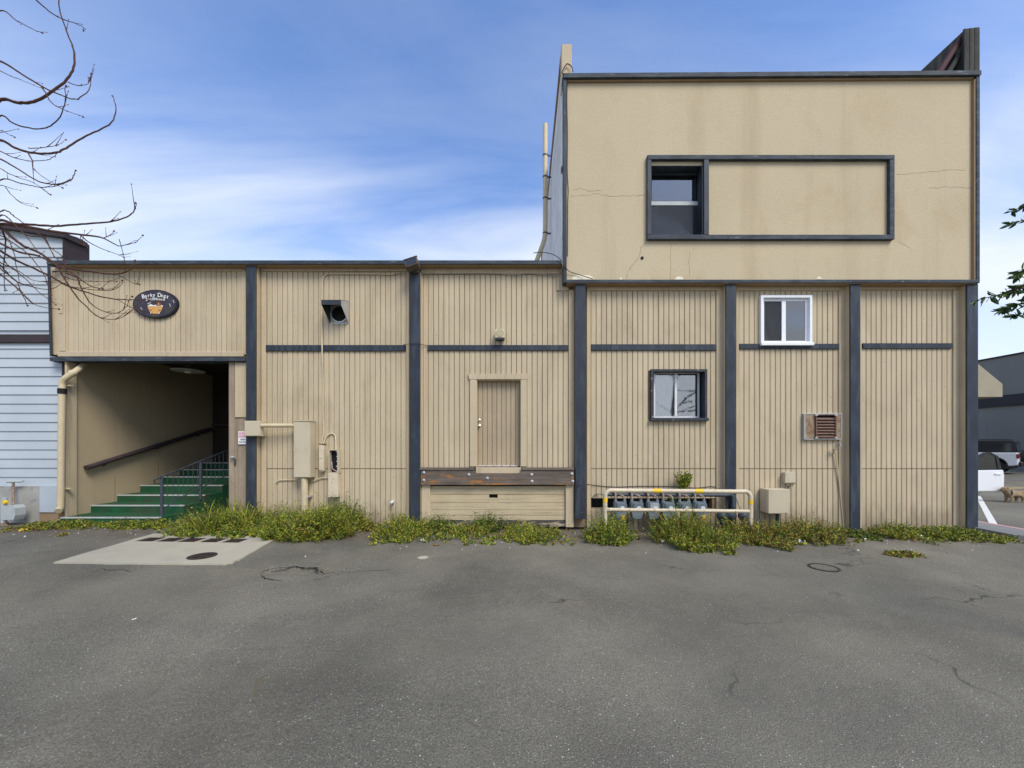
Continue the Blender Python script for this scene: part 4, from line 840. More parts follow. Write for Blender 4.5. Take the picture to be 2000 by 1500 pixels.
wire('conduit', [W(536, 985, -.02), W(537, 950, -.02), W(540, 942, -.02), W(548, 938, -.02), W(575, 937.5, -.02), W(610, 940, -.02), W(620, 936, -.03), W(632, 933, -.02), W(642, 934, -.02)], .010, 'pipe_paint', 'low thin conduit looping behind the fat riser pipe', 'conduit', 'conduits', 8)
wire('cable', [W(770, 536, -.018), W(785, 534, -.03), W(801, 531, -.1), W(806, 527, -.2)], .006, 'cable_grey', 'pale cable drooping from the thin conduit to the floodlight')
wire('cable', [W(822, 529, -.1), W(840, 534, -.04), W(900, 534, -.03), W(960, 534, -.03), W(1005, 536.5, -.03), W(1030, 534, -.03), W(1060, 536, -.03), W(1085, 537, -.04), W(1094, 531, -.1), W(1099, 520, -.21), W(1097, 508, -.22)], .007, 'cable_grey', 'grey cable sagging under the roof edge over the door bay')
wire('cable', [W(1042, 494, -.0), W(1060, 493, -.1), W(1080, 497, -.2), W(1095, 507, -.22), W(1103, 520, -.21), W(1112, 530, -.16), W(1130, 536, -.15), W(1158, 545, -.18)], .007, 'cable', 'dark cable looping over the roof edge onto the stucco corner')
wire('cable', [W(788, 673.5, -.02), W(800, 671.5, -.165), W(811, 670, -.168), W(820, 671.5, -.165), W(828, 674, -.03), W(836, 675, -.02)], .006, 'cable', 'short cable passing across the second navy post at belt height')
wire('cable', [W(1122, 950, -.165), W(1132, 947, -.168), W(1146, 946, -.05), W(1155, 947, -.015), W(1200, 951, -.012), W(1250, 949.5, -.012), W(1315, 950, -.012), W(1360, 953, -.012), W(1390, 950, -.012), W(1404, 955, -.015), W(1412, 962, -.03)], .006, 'cable', 'thin dark cable strung along the boards above the gas meters')
wire('cable', [W(1157, 973, -.012), W(1162, 967, -.02), W(1170, 965, -.03), W(1178, 967, -.08)], .006, 'cable', 'short looped cable at the left end of the meter guard rail')
wire('cable', [W(1101, 145, -.23), W(1098, 140, -.12), W(1106, 126, -.06), W(1112, 126, -.06), W(1117, 132, -.08), W(1119, 140, -.2)], .010, 'cable', 'short thick black cable looped round the parapet end')
wire('cable', [W(1108, 150, -.13), W(1107.5, 200, -.13), W(1108.5, 260, -.13), W(1108, 330, -.135), W(1110, 372, -.13), W(1109, 400, -.13), W(1108.5, 500, -.13)], .006, 'cable', 'thin dark cable running down the left edge of the stucco')
# vent pipe on the flank
vy = 3.3; t = thing('vent_pipe', 'tall tan vent pipe clamped to the lapped flank of the upper storey', 'pipe', (FX(1065, vy), vy, 5.1))
pts = [W(1065, 243, vy), W(1065, 300, vy), W(1065, 440, vy), W(1064.5, 458, vy), W(1063, 468, vy), W(1060, 478, vy), W(1050, 505, vy), W(1036, 545, vy), (FX(1030, vy), vy, 5.05)]
MB().tube(pts, .068, 14).build('pipe', 'pipe_paint', t)
for py in (304, 346, 388, 456):
    q = W(1065, py, vy); MB().tube([q - Vector((0, 0, .02)), q + Vector((0, 0, .02))], .076, 14).build('clamp', 'iron', t); bz(q.x + .06, .775, vy - .02, vy + .02, q.z - .015, q.z + .015).build('bracket', 'iron', t)
# exhaust hood
t = thing('exhaust_hood', 'dark sheet-metal exhaust hood open at the bottom, high on the wall', 'vent', (FX(654), 0, FZ(632)))
yo = -.33; xl, xr = FX(637, -.02), FX(676, -.02); zt, zb_, zf = FZ(594), FZ(632), FZ(595, yo)
ztf = FZ(585.5, yo); xfl, xfr = FX(627.5, yo), FX(666, yo); e = .006
m = MB(); m.hexa([(xfl, yo, zf), (xfr, yo, zf), (xfr, yo + e, zf), (xfl, yo + e, zf), (xfl, yo, ztf), (xfr, yo, ztf), (xfr, yo + e, ztf), (xfl, yo + e, ztf)]); m.build('lip', 'dark_hood', t)
xl = xfl; xr = xfr
zl = FZ(632, -.01)
for nm, x in (('cheek', xl), ('cheek', xr - e)):
    m = MB(); m.prism([(yo + e, zf), (yo + e, ztf), (-.001, ztf + .10), (-.001, zl)], x, x + e, 'x'); m.build(nm, 'dark_hood' if x == xl else 'zinc', t)
m = MB(); m.hexa([(xl, yo + e, ztf - e), (xr, yo + e, ztf - e), (xr, -.001, ztf + .10 - e), (xl, -.001, ztf + .10 - e), (xl, yo + e, ztf), (xr, yo + e, ztf), (xr, -.001, ztf + .10), (xl, -.001, ztf + .10)]); m.build('top', 'dark_hood', t)
m = MB(); q = Vector(((xl + xr) / 2, -.012, (zl + ztf) / 2 + .02)); m.lathe(q, [(.17, .012), (.175, -.004), (.15, -.004), (.15, .008)], 24, 'y'); m.build('duct_ring', 'zinc', t); m = MB(); m.lathe(q, [(.148, .006), (.01, .005)], 24, 'y'); m.build('duct', 'black', t)
frame_bars(xl + e, xr - e, zl, ztf + .08, -.006, -.001, .02, 'flange', 'zinc', t)
# floodlight
c = W(805, 516, -.28); t = thing('floodlight', 'weathered brown floodlight tilted on the roof edge above the second post', 'floodlight', c)
rot = Matrix.Translation(c) @ Matrix.Rotation(R(-18), 4, 'Y') @ Matrix.Rotation(R(-25), 4, 'X')
def rbox(x0, x1, y0, y1, z0, z1, nm, mat, par, rot=rot, c_=.01):
    m = MB(); m.cbox(x0, x1, y0, y1, z0, z1, c=c_); m.v = [tuple(rot @ Vector(p)) for p in m.v]; return m.build(nm, mat, par)
rbox(-.125, .125, -.06, .08, -.09, .09, 'housing', 'flood_brown', t); rbox(-.105, .105, -.068, -.061, -.07, .07, 'lens', 'car_glass', t, c_=.003); rbox(-.135, .135, -.075, -.04, .085, .1, 'hood', 'flood_brown', t, c_=.004)
MB().tube([c + Vector((0, .05, .08)), c + Vector((.02, .1, .14)), c + Vector((.02, .14, .02)), (c.x + .02, -.2, c.z - .03)], .015, 8).build('bracket', 'iron', t); cb(c.x - .02, c.x + .1, -.215, -.15, c.z - .12, c.z - .02, c=.006).build('mount', 'flood_brown', t)
# speaker
t = thing('speaker', 'small cream box speaker on the wall above the raised door', 'speaker', (FX(976), -.08, FZ(665)))
yf = -.17; xa, xb, za, zb = FX(967, yf), FX(985.5, yf), FZ(659.5, yf), FZ(643, yf)
cb(xa, xb, yf, -.03, za, zb, c=.008).build('cabinet', 'speaker_beige', t); MB().lathe(((xa + xb) / 2, yf - .001, (za + zb) / 2 + .01), [(.078, .004), (.078, -.004), (.07, -.006), (.02, -.002)], 24, 'y').build('grille', 'speaker_cone', t); bz((xa + xb) / 2 - .03, (xa + xb) / 2 + .03, -.03, .0, za + .02, zb - .02).build('bracket', 'iron', t); bz(xa + .01, xb - .01, yf + .01, -.035, za - .03, za - .001).build('base', 'dark_hood', t)
# rusted louvre
t = thing('wall_vent', 'rusted metal wall vent with dark louvres', 'vent', (FX(1603), -.03, FZ(858)))
xa, xb, za, zb = FX(1567), FX(1640), FZ(858.5), FZ(808); l0, l1 = FX(1590), FX(1626)
for a, b in ((xa + .01, l0 - .02), (l1 + .02, xb - .01)): cb(a, b, -.05, .0, za + .012, zb - .012, c=.006).build('plate', 'rust_metal', t)
frame_bars(xa, xb, za, zb, -.058, -.001, .014, 'frame', 'zinc', t); frame_bars(l0 - .02, l1 + .02, za + .015, zb - .015, -.075, -.0, .02, 'inner_frame', 'louvre_metal', t); bz(l0, l1, -.012, -.002, za + .035, zb - .035).build('backing', 'black', t)
for k in range(7):
    z = za + .05 + k * .056; MB().hexa([(l0, -.072, z), (l1, -.072, z), (l1, -.068, z - .004), (l0, -.068, z - .004), (l0, -.03, z + .045), (l1, -.03, z + .045), (l1, -.026, z + .041), (l0, -.026, z + .041)]).build('slat', 'louvre_metal', t)
for px in (1589, 1627):
    for py in (811, 855): MB().hexa([(FX(px) - .03, -.08, FZ(py) - .012), (FX(px) + .03, -.08, FZ(py) - .012), (FX(px) + .03, -.076, FZ(py) - .012), (FX(px) - .03, -.076, FZ(py) - .012), (FX(px) - .02, -.08, FZ(py) + .012), (FX(px) + .02, -.08, FZ(py) + .012), (FX(px) + .02, -.076, FZ(py) + .012), (FX(px) - .02, -.076, FZ(py) + .012)]).build('clip', 'zinc', t)
# boxes at right
t = thing('utility_box', 'small tan utility box beneath the wall vent', 'electrical box', (FX(1543), -.05, FZ(946)))
cb(FX(1534, -.1), FX(1555, -.1), -.1, -.001, FZ(945, -.1), FZ(922.5, -.1), c=.012).build('body', 'box_paint', t); cb(FX(1532.5, -.1), FX(1553.5, -.1), -.116, -.101, FZ(943, -.1), FZ(921.5, -.1), c=.006).build('cover', 'box_paint', t)
for px in (1539, 1549): MB().tube([W(px, 944, -.06), W(px, 950 if px > 1545 else 948, -.06)], .016, 8).build('gland', 'box_paint', t)
t = thing('control_box', 'larger tan metal box low on the wall right of the gas meters', 'electrical box', (FX(1520), -.1, FZ(1003)))
yf = -.24; cb(FX(1498, yf), FX(1541, yf), yf, -.02, FZ(1002.5, yf), FZ(955.5, yf), c=.01).build('body', 'box_paint', t); cb(FX(1499.5, yf), FX(1541.5, yf), yf - .018, yf - .0005, FZ(1003, yf), FZ(955, yf), c=.008).build('door', 'box_paint', t)
MB().tube([W(1539, 946, -.05), W(1540, 952, -.06), W(1538, 957, -.1)], .012, 8).build('whip', 'cable', t); MB().tube([W(1519, 1002, -.12), (FX(1519, -.12), -.12, -.05)], .03, 10).build('riser', 'iron', t)
wire('water_riser', [W(1630, 884, -.04), W(1633, 890, -.04), W(1638, 930, -.03), W(1643, 980, -.03), (FX(1648.5, -.04), -.04, -.02)], .012, 'pipe_paint', 'thin leaning water riser pipe left of the fifth post', 'pipe')
t = thing('hose_tap', 'small brass-grey garden tap at the top of the leaning riser pipe', 'tap', W(1627, 881, -.05)); q = W(1627, 881, -.05)
MB().tube([q + Vector((.05, .03, -.03)), q + Vector((.02, -.02, .0)), q + Vector((-.02, -.05, -.03))], .013, 8).build('spout', 'pipe_rust', t); MB().lathe(q + Vector((.0, -.02, .03)), [(.006, -.03), (.006, .0), (.03, .0), (.032, .008), (.0, .01)], 10, 'z').build('handle', 'pipe_rust', t)
t = thing('hose_tap', 'small grey tap just under the right corner of the rusted wall vent', 'tap', W(1640, 868, -.05)); q = W(1640, 868, -.05)
MB().tube([q + Vector((-.02, .05, .02)), q, q + Vector((.01, -.03, -.03))], .012, 8).build('spout', 'zinc', t); MB().lathe(q + Vector((.0, -.01, .02)), [(.006, -.02), (.006, .0), (.024, .0), (.024, .008), (.0, .01)], 10, 'z').build('handle', 'zinc', t)
t = thing('hose_tap', 'tiny white tap low on the wall left of the second post', 'tap', W(767, 980, -.03)); q = W(767, 980, -.03)
MB().lathe(q, [(.02, .03), (.02, -.03), (.026, -.035), (.026, -.06), (.01, -.065)], 12, 'y').build('body', 'notice_white', t); MB().tube([q + Vector((.01, -.03, -.02)), q + Vector((.02, -.035, -.07))], .012, 8).build('spout', 'iron', t)
# small cap hanging on rail left neighbour
# downspout
t = thing('downspout', 'tan round downspout with a black coupling at the passage corner', 'pipe', (FX(118), -.1, .1))
pts = smooth_path([W(176, 702, .35), W(160, 716, .12), W(148, 725, -.02), W(130, 737, -.09), W(124, 743, -.10), W(121.5, 750, -.10), W(121.5, 765, -.10), W(120, 870, -.10), W(118.5, 985, -.10), W(116, 994, -.14), W(114, 998, -.18)], 3)
MB().tube(pts, .052, 14).build('pipe', 'pipe_paint', t)
q = W(121.5, 764, -.10); MB().tube([q + Vector((0, 0, .05)), q - Vector((0, 0, .05))], .064, 16).build('coupling', 'black', t)
for k, py in enumerate((751, 735)): pass
q = W(143, 728, -.04); MB().tube([q + Vector((.03, .03, .02)), q - Vector((.03, .03, .02))], .058, 14).build('joint', 'pipe_paint', t)
for py in (752, 955): q = W(121, py, -.1); bz(q.x - .06, q.x + .1, -.05, .0, q.z - .012, q.z + .012).build('strap', 'pipe_paint', t)

# ================================================================ gas meters
def gas_meter(px, py_top, py_bot, Y, label, pale=False, tagged=False):
    c = Vector((FX(px, Y), Y, FZ(py_bot, Y))); h = FZ(py_top, Y) - FZ(py_bot, Y); t = thing('gas_meter', label, 'gas meter', c, 'gas meters behind the guard rail')
    w = .118
    prof = [(-w, h * .45), (-w * .98, h * .85), (-w * .8, h * .97), (w * .8, h * .97), (w * .98, h * .85), (w, h * .45), (w * .72, h * .08), (w * .5, 0), (-w * .5, 0), (-w * .72, h * .08)]
    m = MB(); m.prism([(c.x + a, c.z + b) for a, b in prof], Y - .055, Y + .1, 'y'); b = m.build('body', 'meter_grey', t); bv = b.modifiers.new('bevel', 'BEVEL'); bv.width = .016; bv.segments = 2; bv.limit_method = 'ANGLE'
    MB().cbox(c.x - w * 1.03, c.x + w * 1.03, Y - .062, Y + .106, c.z + h * .47, c.z + h * .53, c=.006).build('seam_flange', 'meter_grey', t)
    cb(c.x - w * .72, c.x + w * .72, Y - .085, Y - .056, c.z + h * .56, c.z + h * .95, c=.012).build('index_cover', 'meter_pale' if pale else 'meter_grey', t)
    m = MB(); m.prism([(c.x + .02 + .042 * math.cos(a * .5236), c.z + h * .67 + .034 * math.sin(a * .5236)) for a in range(12)], Y - .089, Y - .0855, 'y'); m.build('dial_label', 'notice_white', t)
    for sx in (-1, 1):
        MB().lathe((c.x + sx * w * .72, Y + .02, c.z + h * .95), [(.034, -.01), (.036, .02), (.024, .03), (.024, .055)], 14, 'z').build('neck', 'meter_grey', t)
    ry = Y + .02; zt = c.z + h * .95
    MB().tube(smooth_path([(c.x - w * .72, ry, zt + .05), (c.x - w * .72, ry, zt + .12), (c.x - w * .74, ry + .02, zt + .165), (c.x - w * .95, ry + .05, zt + .185), (c.x - w * 1.2, ry + .09, zt + .17)], 3), .021, 10).build('inlet_pipe', 'pipe_rust', t)
    MB().tube(smooth_path([(c.x + w * .72, ry, zt + .05), (c.x + w * .72, ry, zt + .085), (c.x + w * .5, ry + .02, zt + .115), (c.x + w * .1, ry + .06, zt + .13), (c.x + w * .1, .02, zt + .13)], 3), .017, 10).build('outlet_pipe', 'pipe_rust', t)
    if tagged: bz(c.x + .0, c.x + .075, Y - .066, Y - .0625, c.z + h * .0, c.z + h * .26).build('tag', 'yellow_tape', t)
MY = -.30
for px, lab, pale, tg in ((1211.5, 'first gas meter from the left behind the guard rail, with a yellow tag', 0, 1), (1243.5, 'second gas meter from the left, plain grey, behind the guard rail', 0, 0), (1275.5, 'third gas meter from the left, with a paler square front cover', 1, 0),
                         (1305, 'fourth gas meter from the left, left of the middle guard post', 0, 0), (1337, 'fifth gas meter from the left, right of the middle guard post', 0, 0), (1367, 'sixth gas meter at the right end of the row, with a yellow tag', 0, 1)):
    gas_meter(px, 979.5, 1014, MY, lab, pale, tg)
t = thing('gas_manifold', 'dark slate gas manifold pipe running behind the row of meters', 'pipe', (FX(1300), -.2, .7))
MB().tube(smooth_path([W(1185, 966, -.2), W(1300, 966.5, -.2), W(1415, 967, -.2), W(1425, 965, -.2), W(1431, 970, -.2), W(1432, 980, -.2), W(1432, 992, -.2), W(1431, 1040, -.2)], 3), .034, 12).build('pipe', 'pipe_slate', t)
q = W(1432, 986, -.2); MB().tube([q, q - Vector((0, 0, .09))], .046, 12).build('union', 'pipe_slate', t)
for px, lab in ((1411, 'left round gas regulator at the foot of the manifold pipe'), (1429, 'middle round gas regulator directly under the manifold pipe'), (1452.5, 'right round gas regulator beside the right guard post')):
    Y = -.30; c = W(px, 1008, Y); t = thing('gas_regulator', lab, 'regulator', c, 'gas regulators')
    MB().lathe(c, [(.03, .10), (.07, .08), (.09, .03), (.10, .02), (.10, .0), (.09, -.01), (.06, -.04), (.03, -.055), (.03, -.075), (.0, -.08)], 18, 'y').build('diaphragm_case', 'pipe_slate', t)
    MB().tube([c + Vector((0, .03, -.06)), (c.x, Y + .03, -.05)], .028, 10).build('riser', 'pipe_slate', t); MB().tube([c + Vector((0, -.02, -.09)), c + Vector((0, -.03, -.17))], .035, 12).build('spring_cap', 'pipe_slate', t)
wire('gas_riser', [W(1436, 966, -.12), W(1440, 978, -.12), W(1448, 1000, -.12), W(1458, 1030, -.15)], .014, 'zinc', 'thin pale tube slanting down behind the right guard post', 'pipe')
# guard rail
GY = -.55; t = thing('guard_rail', 'cream pipe guard rail with yellow bands in front of the gas meters', 'guard rail', (FX(1325, GY), GY, 0)); r_ = .0385
xl, xr = FX(1182, GY), FX(1466, GY); zt = FZ(958, GY); zm = FZ(996.5, GY); zt2 = FZ(960, GY)
MB().tube(smooth_path([(xl, GY, -.1), (xl, GY, .3), (xl, GY, zt - .13), (xl + .025, GY, zt - .04), (xl + .09, GY, zt), (xl + .25, GY, zt), ((xl + xr) / 2, GY, (zt + zt2) / 2), (xr - .25, GY, zt2), (xr - .09, GY, zt2), (xr - .025, GY, zt2 - .04), (xr, GY, zt2 - .13), (xr, GY, .3), (xr, GY, -.1)], 4), r_, 14).build('hoop', 'guard_paint', t)
MB().tube([(xl + .035, GY, zm + .01), (xr - .03, GY, zm - .02)], .033, 12).build('mid_rail', 'guard_paint', t); xm = FX(1323, GY); MB().tube([(xm, GY, zm - .03), (xm, GY, -.1)], .04, 12).build('middle_post', 'guard_paint', t)
for a, b in ((1274, 1291), (1357, 1373)):
    f1 = lambda px: zt + (zt2 - zt) * (FX(px, GY) - xl) / (xr - xl)
    MB().tube([(FX(a, GY), GY, f1(a)), (FX(b, GY), GY, f1(b))], r_ + .0035, 14, cap=False).build('band', 'yellow_tape', t)
for x, py0, py1 in ((xl, 972, 981), (xr, 976, 984)): MB().tube([(x, GY, FZ(py1, GY)), (x, GY, FZ(py0, GY))], r_ + .0035, 14, cap=False).build('band', 'yellow_tape', t)
# meter at the far left
t = thing('gas_meter', 'pale grey gas meter with a yellow cap against the concrete foundation at far left', 'gas meter', (FX(14), -.2, .1)); Y = -.18
c = W(24, 1000, Y); m = MB(); m.prism([(c.x - .13, c.z - .06), (c.x - .11, c.z - .14), (c.x + .10, c.z - .14), (c.x + .13, c.z - .06), (c.x + .13, c.z + .08), (c.x + .09, c.z + .13), (c.x - .10, c.z + .13), (c.x - .13, c.z + .08)], Y - .06, Y + .1, 'y'); m.build('body', 'meter_pale', t)
MB().tube([W(8, 1022, Y), W(8, 985, Y), W(9, 972, Y)], .04, 12).build('riser', 'meter_pale', t); q = W(9.5, 981, Y - .05); MB().lathe(q, [(.035, .03), (.04, .0), (.03, -.02), (.0, -.025)], 14, 'y').build('cap', 'yellow_tape', t)
MB().tube([W(26, 985, -.1), W(26, 960, -.04), W(26, 943, -.03)], .02, 10).build('pipe', 'pipe_rust', t); MB().tube([W(14, 941, -.05), W(45, 940, -.05)], .022, 10).build('tee', 'meter_pale', t)
MB().tube([W(9, 1020, Y), W(9, 1026, Y)], .05, 12).build('base_nut', 'pipe_rust', t)

# ================================================================ weeds
LEAF = ['leaf_green', 'leaf_lime', 'leaf_olive', 'leaf_deep', 'leaf_dry']
def clump(m, x0, x1, y0, y1, h, n_, wts, rng_, leafy=1.0, blade=.4, base=0.0, peak=None):
    cx, cy = (x0 + x1) / 2, (y0 + y1) / 2; rx, ry = (x1 - x0) / 2, (y1 - y0) / 2
    for _ in range(n_):
        a = rng_.uniform(0, 2 * math.pi); q = math.sqrt(rng_.random()); u, w = q * math.cos(a), q * math.sin(a)
        rag = 1 + .65 * mnoise.noise(Vector((u * 2.2 + cx * 3, w * 2.2, 5.0))) + .2 * mnoise.noise(Vector((u * 7 + cx, w * 7, 9.0))); u *= rag; w *= rag
        x, y = cx + u * rx, min(cy + w * ry, y1)
        hn = .5 + .9 * max(-.4, mnoise.noise(Vector((x * 2.3, y * 2.3, h * 7))))
        hh = h * max(.22, (1 - .62 * q ** 2.5)) * max(.35, hn + .25) * rng_.uniform(.6, 1.25) * (1 + .35 * w)
        z = gz(x, y) + base; lean = Vector((u * .5 + rng_.gauss(0, .28), w * .35 + rng_.gauss(0, .28) - .1, 1)).normalized(); bend = Vector((rng_.gauss(0, .25), rng_.gauss(0, .25) - .1, -.15))
        P = [Vector((x, y, z - .01)) + lean * hh * t + bend * hh * t * t * .6 for t in (0, .35, .7, 1)]
        side = Vector((rng_.uniform(-1, 1), rng_.uniform(-1, 1), 0)).normalized(); mi = rng_.choices(range(5), wts)[0]
        wb = rng_.uniform(.004, .011) if rng_.random() < blade else .0022; vs_ = []
        for k, p in enumerate(P): ww = wb * (1, .9, .6, .08)[k]; vs_ += [p + side * ww, p - side * ww]
        m.add(vs_, [(0, 1, 3, 2), (2, 3, 5, 4), (4, 5, 7, 6)], mi)
        if wb < .004:
            for k in range(int(rng_.uniform(6, 13) * leafy)):
                t = rng_.uniform(.15, 1.0); p = Vector((x, y, z)) + lean * hh * t + bend * hh * t * t * .6
                d = Vector((rng_.gauss(0, 1), rng_.gauss(0, 1), rng_.gauss(.35, .6))).normalized(); n2 = d.orthogonal().normalized(); n2.rotate(Matrix.Rotation(rng_.uniform(0, 6.28), 3, d))
                ln = rng_.uniform(.020, .052) * (1.15 - .5 * t); wd = ln * rng_.uniform(.22, .42)
                m2 = mi if rng_.random() < .7 else rng_.choices(range(5), wts)[0]
                m.add([p, p + d * ln * .5 + n2 * wd, p + d * ln, p + d * ln * .5 - n2 * wd], [(0, 1, 2, 3)], m2)
def weed(px0, px1, pf, h, n_, wts, label, y1=-.06, seed=1, parts=((0, 0, 1, 1),), leafy=1.0, blade=.35, base=0, cat='weeds'):
    rg = random.Random(seed); g = G((px0 + px1) / 2, pf); xa = (px0 - 1022) * ((D + (g.y + y1) / 2)) / 750; xb = (px1 - 1022) * ((D + (g.y + y1) / 2)) / 750
    loc = Vector(((xa + xb) / 2, (g.y + y1) / 2, gz((xa + xb) / 2, g.y))); m = MB()
    clump(m, xa, xb, g.y, y1, h, n_, wts, rg, leafy, blade, base)
    o = thing('weed_clump', label, cat, loc, 'weeds along the wall')
    m.build('foliage', LEAF, o, smooth=False); return o
yg = (4, 5.5, 2, 1.6, 1.0); dk = (5, 1.5, 2, 5, .4); dry = (2, 3, 3, 1.2, 3.2); br = (5, 5, 1.6, 2.2, .5)
weed(352, 470, 1052, 0.709, 1322, br, 'tall bright green weeds at the foot of the closet door', seed=2, blade=.6)
weed(440, 545, 1055, 0.653, 1322, br, 'dense bright green weeds around the first navy post', seed=3, blade=.5)
weed(520, 610, 1058, 0.766, 1437, br, 'tall leafy weeds in front of the fat riser conduit', seed=4)
weed(590, 692, 1061, 0.781, 1954, yg, 'largest dense weed bush below the open fuse box', seed=5)
weed(640, 705, 1030, 0.937, 482, dk, 'dark tall weed standing right of the open fuse box', seed=6, leafy=1.5, blade=.1)
weed(695, 745, 1040, 0.369, 195, dry, 'sparse dry weeds under the white tap', seed=7)
weed(738, 835, 1064, 0.350, 900, yg, 'low spreading weeds left of the second navy post', seed=8)
weed(832, 885, 1045, 0.375, 330, dk, 'dark weed tuft at the left dock post', seed=9)
weed(862, 975, 1062, 0.237, 620, yg, 'low yellow-green weeds below the planks under the raised door', seed=10)
weed(925, 975, 1040, 0.375, 260, dk, 'small dark weed tuft against the rotten plank', seed=11, leafy=1.3)
weed(975, 1105, 1066, 0.275, 900, yg, 'wide low weeds below the right half of the planks', seed=12)
weed(1148, 1228, 1066, 0.448, 800, br, 'round weed clump at the left guard post', seed=13, blade=.15, y1=-.5)
weed(1295, 1420, 1082, 0.616, 1500, (4, 5, 2, 1.2, 1.4), 'big yellow-green weed clump in front of the middle guard post', seed=14, y1=-.45)
weed(1300, 1350, 1040, 0.588, 240, dk, 'thin dark weeds growing up between the meters', seed=15, y1=-.1)
weed(1438, 1535, 1074, 0.532, 1000, dry, 'brownish weeds around the right guard post and control box', seed=16, y1=-.3)
weed(1525, 1630, 1066, 0.448, 800, dry, 'dry brown and green weeds under the wall vent', seed=17, y1=-.1)
weed(1640, 1705, 1056, 0.125, 330, dk, 'flat green weeds at the foot of the fifth post', seed=18, leafy=1.4, blade=.1)
weed(1710, 1795, 1058, 0.312, 550, yg, 'light weeds in the middle of the last bay', seed=19)
weed(1785, 1865, 1058, 0.213, 420, br, 'low green weeds in the right part of the last bay', seed=20)
weed(1845, 1948, 1062, 0.213, 620, br, 'low green weeds at the building corner post', seed=21)
weed(1728, 1795, 1090, 0.044, 260, dry, 'flat weed patch in a crack of the asphalt at right', seed=22, y1=G(1760, 1079).y, blade=.2)
weed(70, 200, 1036, 0.213, 420, yg, 'thin weeds at the foot of the downspout', seed=23)
weed(195, 350, 1034, 0.188, 620, br, 'low weeds along the front of the lowest green step', seed=24, y1=-.14)
weed(20, 110, 1040, 0.100, 200, dry, 'sparse dry weeds beside the far left gas meter', seed=25)
# bush sprouting from the wall behind the guard rail
rg = random.Random(31); q = W(1335, 958, -.12); o = thing('wall_bush', 'small bright green bush sprouting from the wall above the gas meters', 'bush', q)
m = MB(); m2 = MB()
for k in range(46):
    d = Vector((rg.gauss(0, .38), rg.gauss(-.15, .25), 1)).normalized(); ln = rg.uniform(.2, .42); P = [q + Vector((rg.uniform(-.06, .06), 0, -.02)) + d * ln * t + Vector((0, -.03, 0)) * t * t for t in (0, .4, .8, 1)]
    m2.tube(P, [.004, .003, .002, .001], 4)
    for j in range(22):
        t = rg.uniform(.2, 1); p = P[0].lerp(P[-1], t); e_ = Vector((rg.gauss(0, 1), rg.gauss(0, 1), rg.gauss(.4, .7))).normalized(); n2 = e_.orthogonal(); n2.rotate(Matrix.Rotation(rg.uniform(0, 6.28), 3, e_)); l_ = rg.uniform(.025, .05)
        m.add([p, p + e_ * l_ * .5 + n2 * l_ * .28, p + e_ * l_, p + e_ * l_ * .5 - n2 * l_ * .28], [(0, 1, 2, 3)], rg.choices(range(5), (5, 5, 1, 1, .2))[0])
m.build('foliage', LEAF, o, smooth=False); m2.build('stem', 'leaf_olive', o)
# scattered seedlings and grit along the wall foot
m = MB(); rg = random.Random(40)
for k in range(80):
    x = rg.uniform(-9.5, 9.2); y = -abs(rg.gauss(.0, .55)) - .12
    if y < -1.5 or (-6.6 < x < -3.6 and y < -.75): continue
    s_ = rg.uniform(.04, .12); clump(m, x - s_, x + s_, y - s_, y + s_, rg.uniform(.03, .10), rg.randint(8, 26), dry if rg.random() < .5 else yg, rg, .7, .5)
o = m.build('seedlings', LEAF, None, 'stuff', smooth=False); tag(o, 'tiny seedlings and dry stalks scattered along the wall foot', 'weeds')
m = MB(); rg = random.Random(41)
for k in range(2600):
    x = rg.uniform(-9.8, 9.2); y = -abs(rg.gauss(.2, .65)) - .06
    if -6.6 < x < -3.6 and y < -.75: continue
    s_ = rg.uniform(.004, .014) * (1.7 if rg.random() < .08 else 1); z = gz(x, y); P = [Vector((x + s_ * rg.uniform(.6, 1.2) * math.cos(a), y + s_ * rg.uniform(.6, 1.2) * math.sin(a), z - .002)) for a in (0, 1.3, 2.5, 3.8, 5.0)]
    T = Vector((x + rg.uniform(-.3, .3) * s_, y, z + s_ * rg.uniform(.6, 1.1))); m.add(P + [T], [(i, (i + 1) % 5, 5) for i in range(5)], rg.choices((0, 1, 2), (8, 1, 3))[0])
o = m.build('gravel', ['pebble', 'paper', 'leaf_dry'], None, 'stuff', smooth=False); tag(o, 'loose grit and dead leaf bits along the wall foot', 'gravel')
# litter
def scrap(px, py, w, h, mat, label, cat, seed, lift=.02, nm='litter_scrap'):
    rg = random.Random(seed); g = G(px, py); nn = 6; vs_ = []; fs_ = []; a = rg.uniform(0, 3)
    for j in range(nn):
        for i in range(nn):
            u, v = i / (nn - 1) - .5, j / (nn - 1) - .5; k = 1 - .5 * (abs(u) * 2) ** 3 * (abs(v) * 2) ** 2
            x, y = u * w * k, v * h * k; X = x * math.cos(a) - y * math.sin(a); Y = x * math.sin(a) + y * math.cos(a)
            vs_.append((g.x + X, g.y + Y, g.z + .008 + lift * (.5 + mnoise.noise(Vector((u * 3 + seed, v * 3, seed))))))
    for j in range(nn - 1):
        for i in range(nn - 1): fs_.append((j * nn + i, j * nn + i + 1, (j + 1) * nn + i + 1, (j + 1) * nn + i))
    n0_ = len(vs_); vs_ += [(x, y, z - .002) for x, y, z in vs_[:n0_]]; fs_ += [tuple(q + n0_ for q in reversed(f)) for f in fs_]
    m = MB(); m.add(vs_, fs_); tag(m.build(nm, mat, smooth=True), label, cat, 'litter on the ground')
scrap(1564, 1063, .20, .09, 'plastic_film', 'crumpled bluish clear plastic wrapper below the wall vent', 'litter', 1, .06)
scrap(1529, 1066, .09, .06, 'plastic_film', 'small crumpled film beside the bluish wrapper', 'litter', 2, .05)
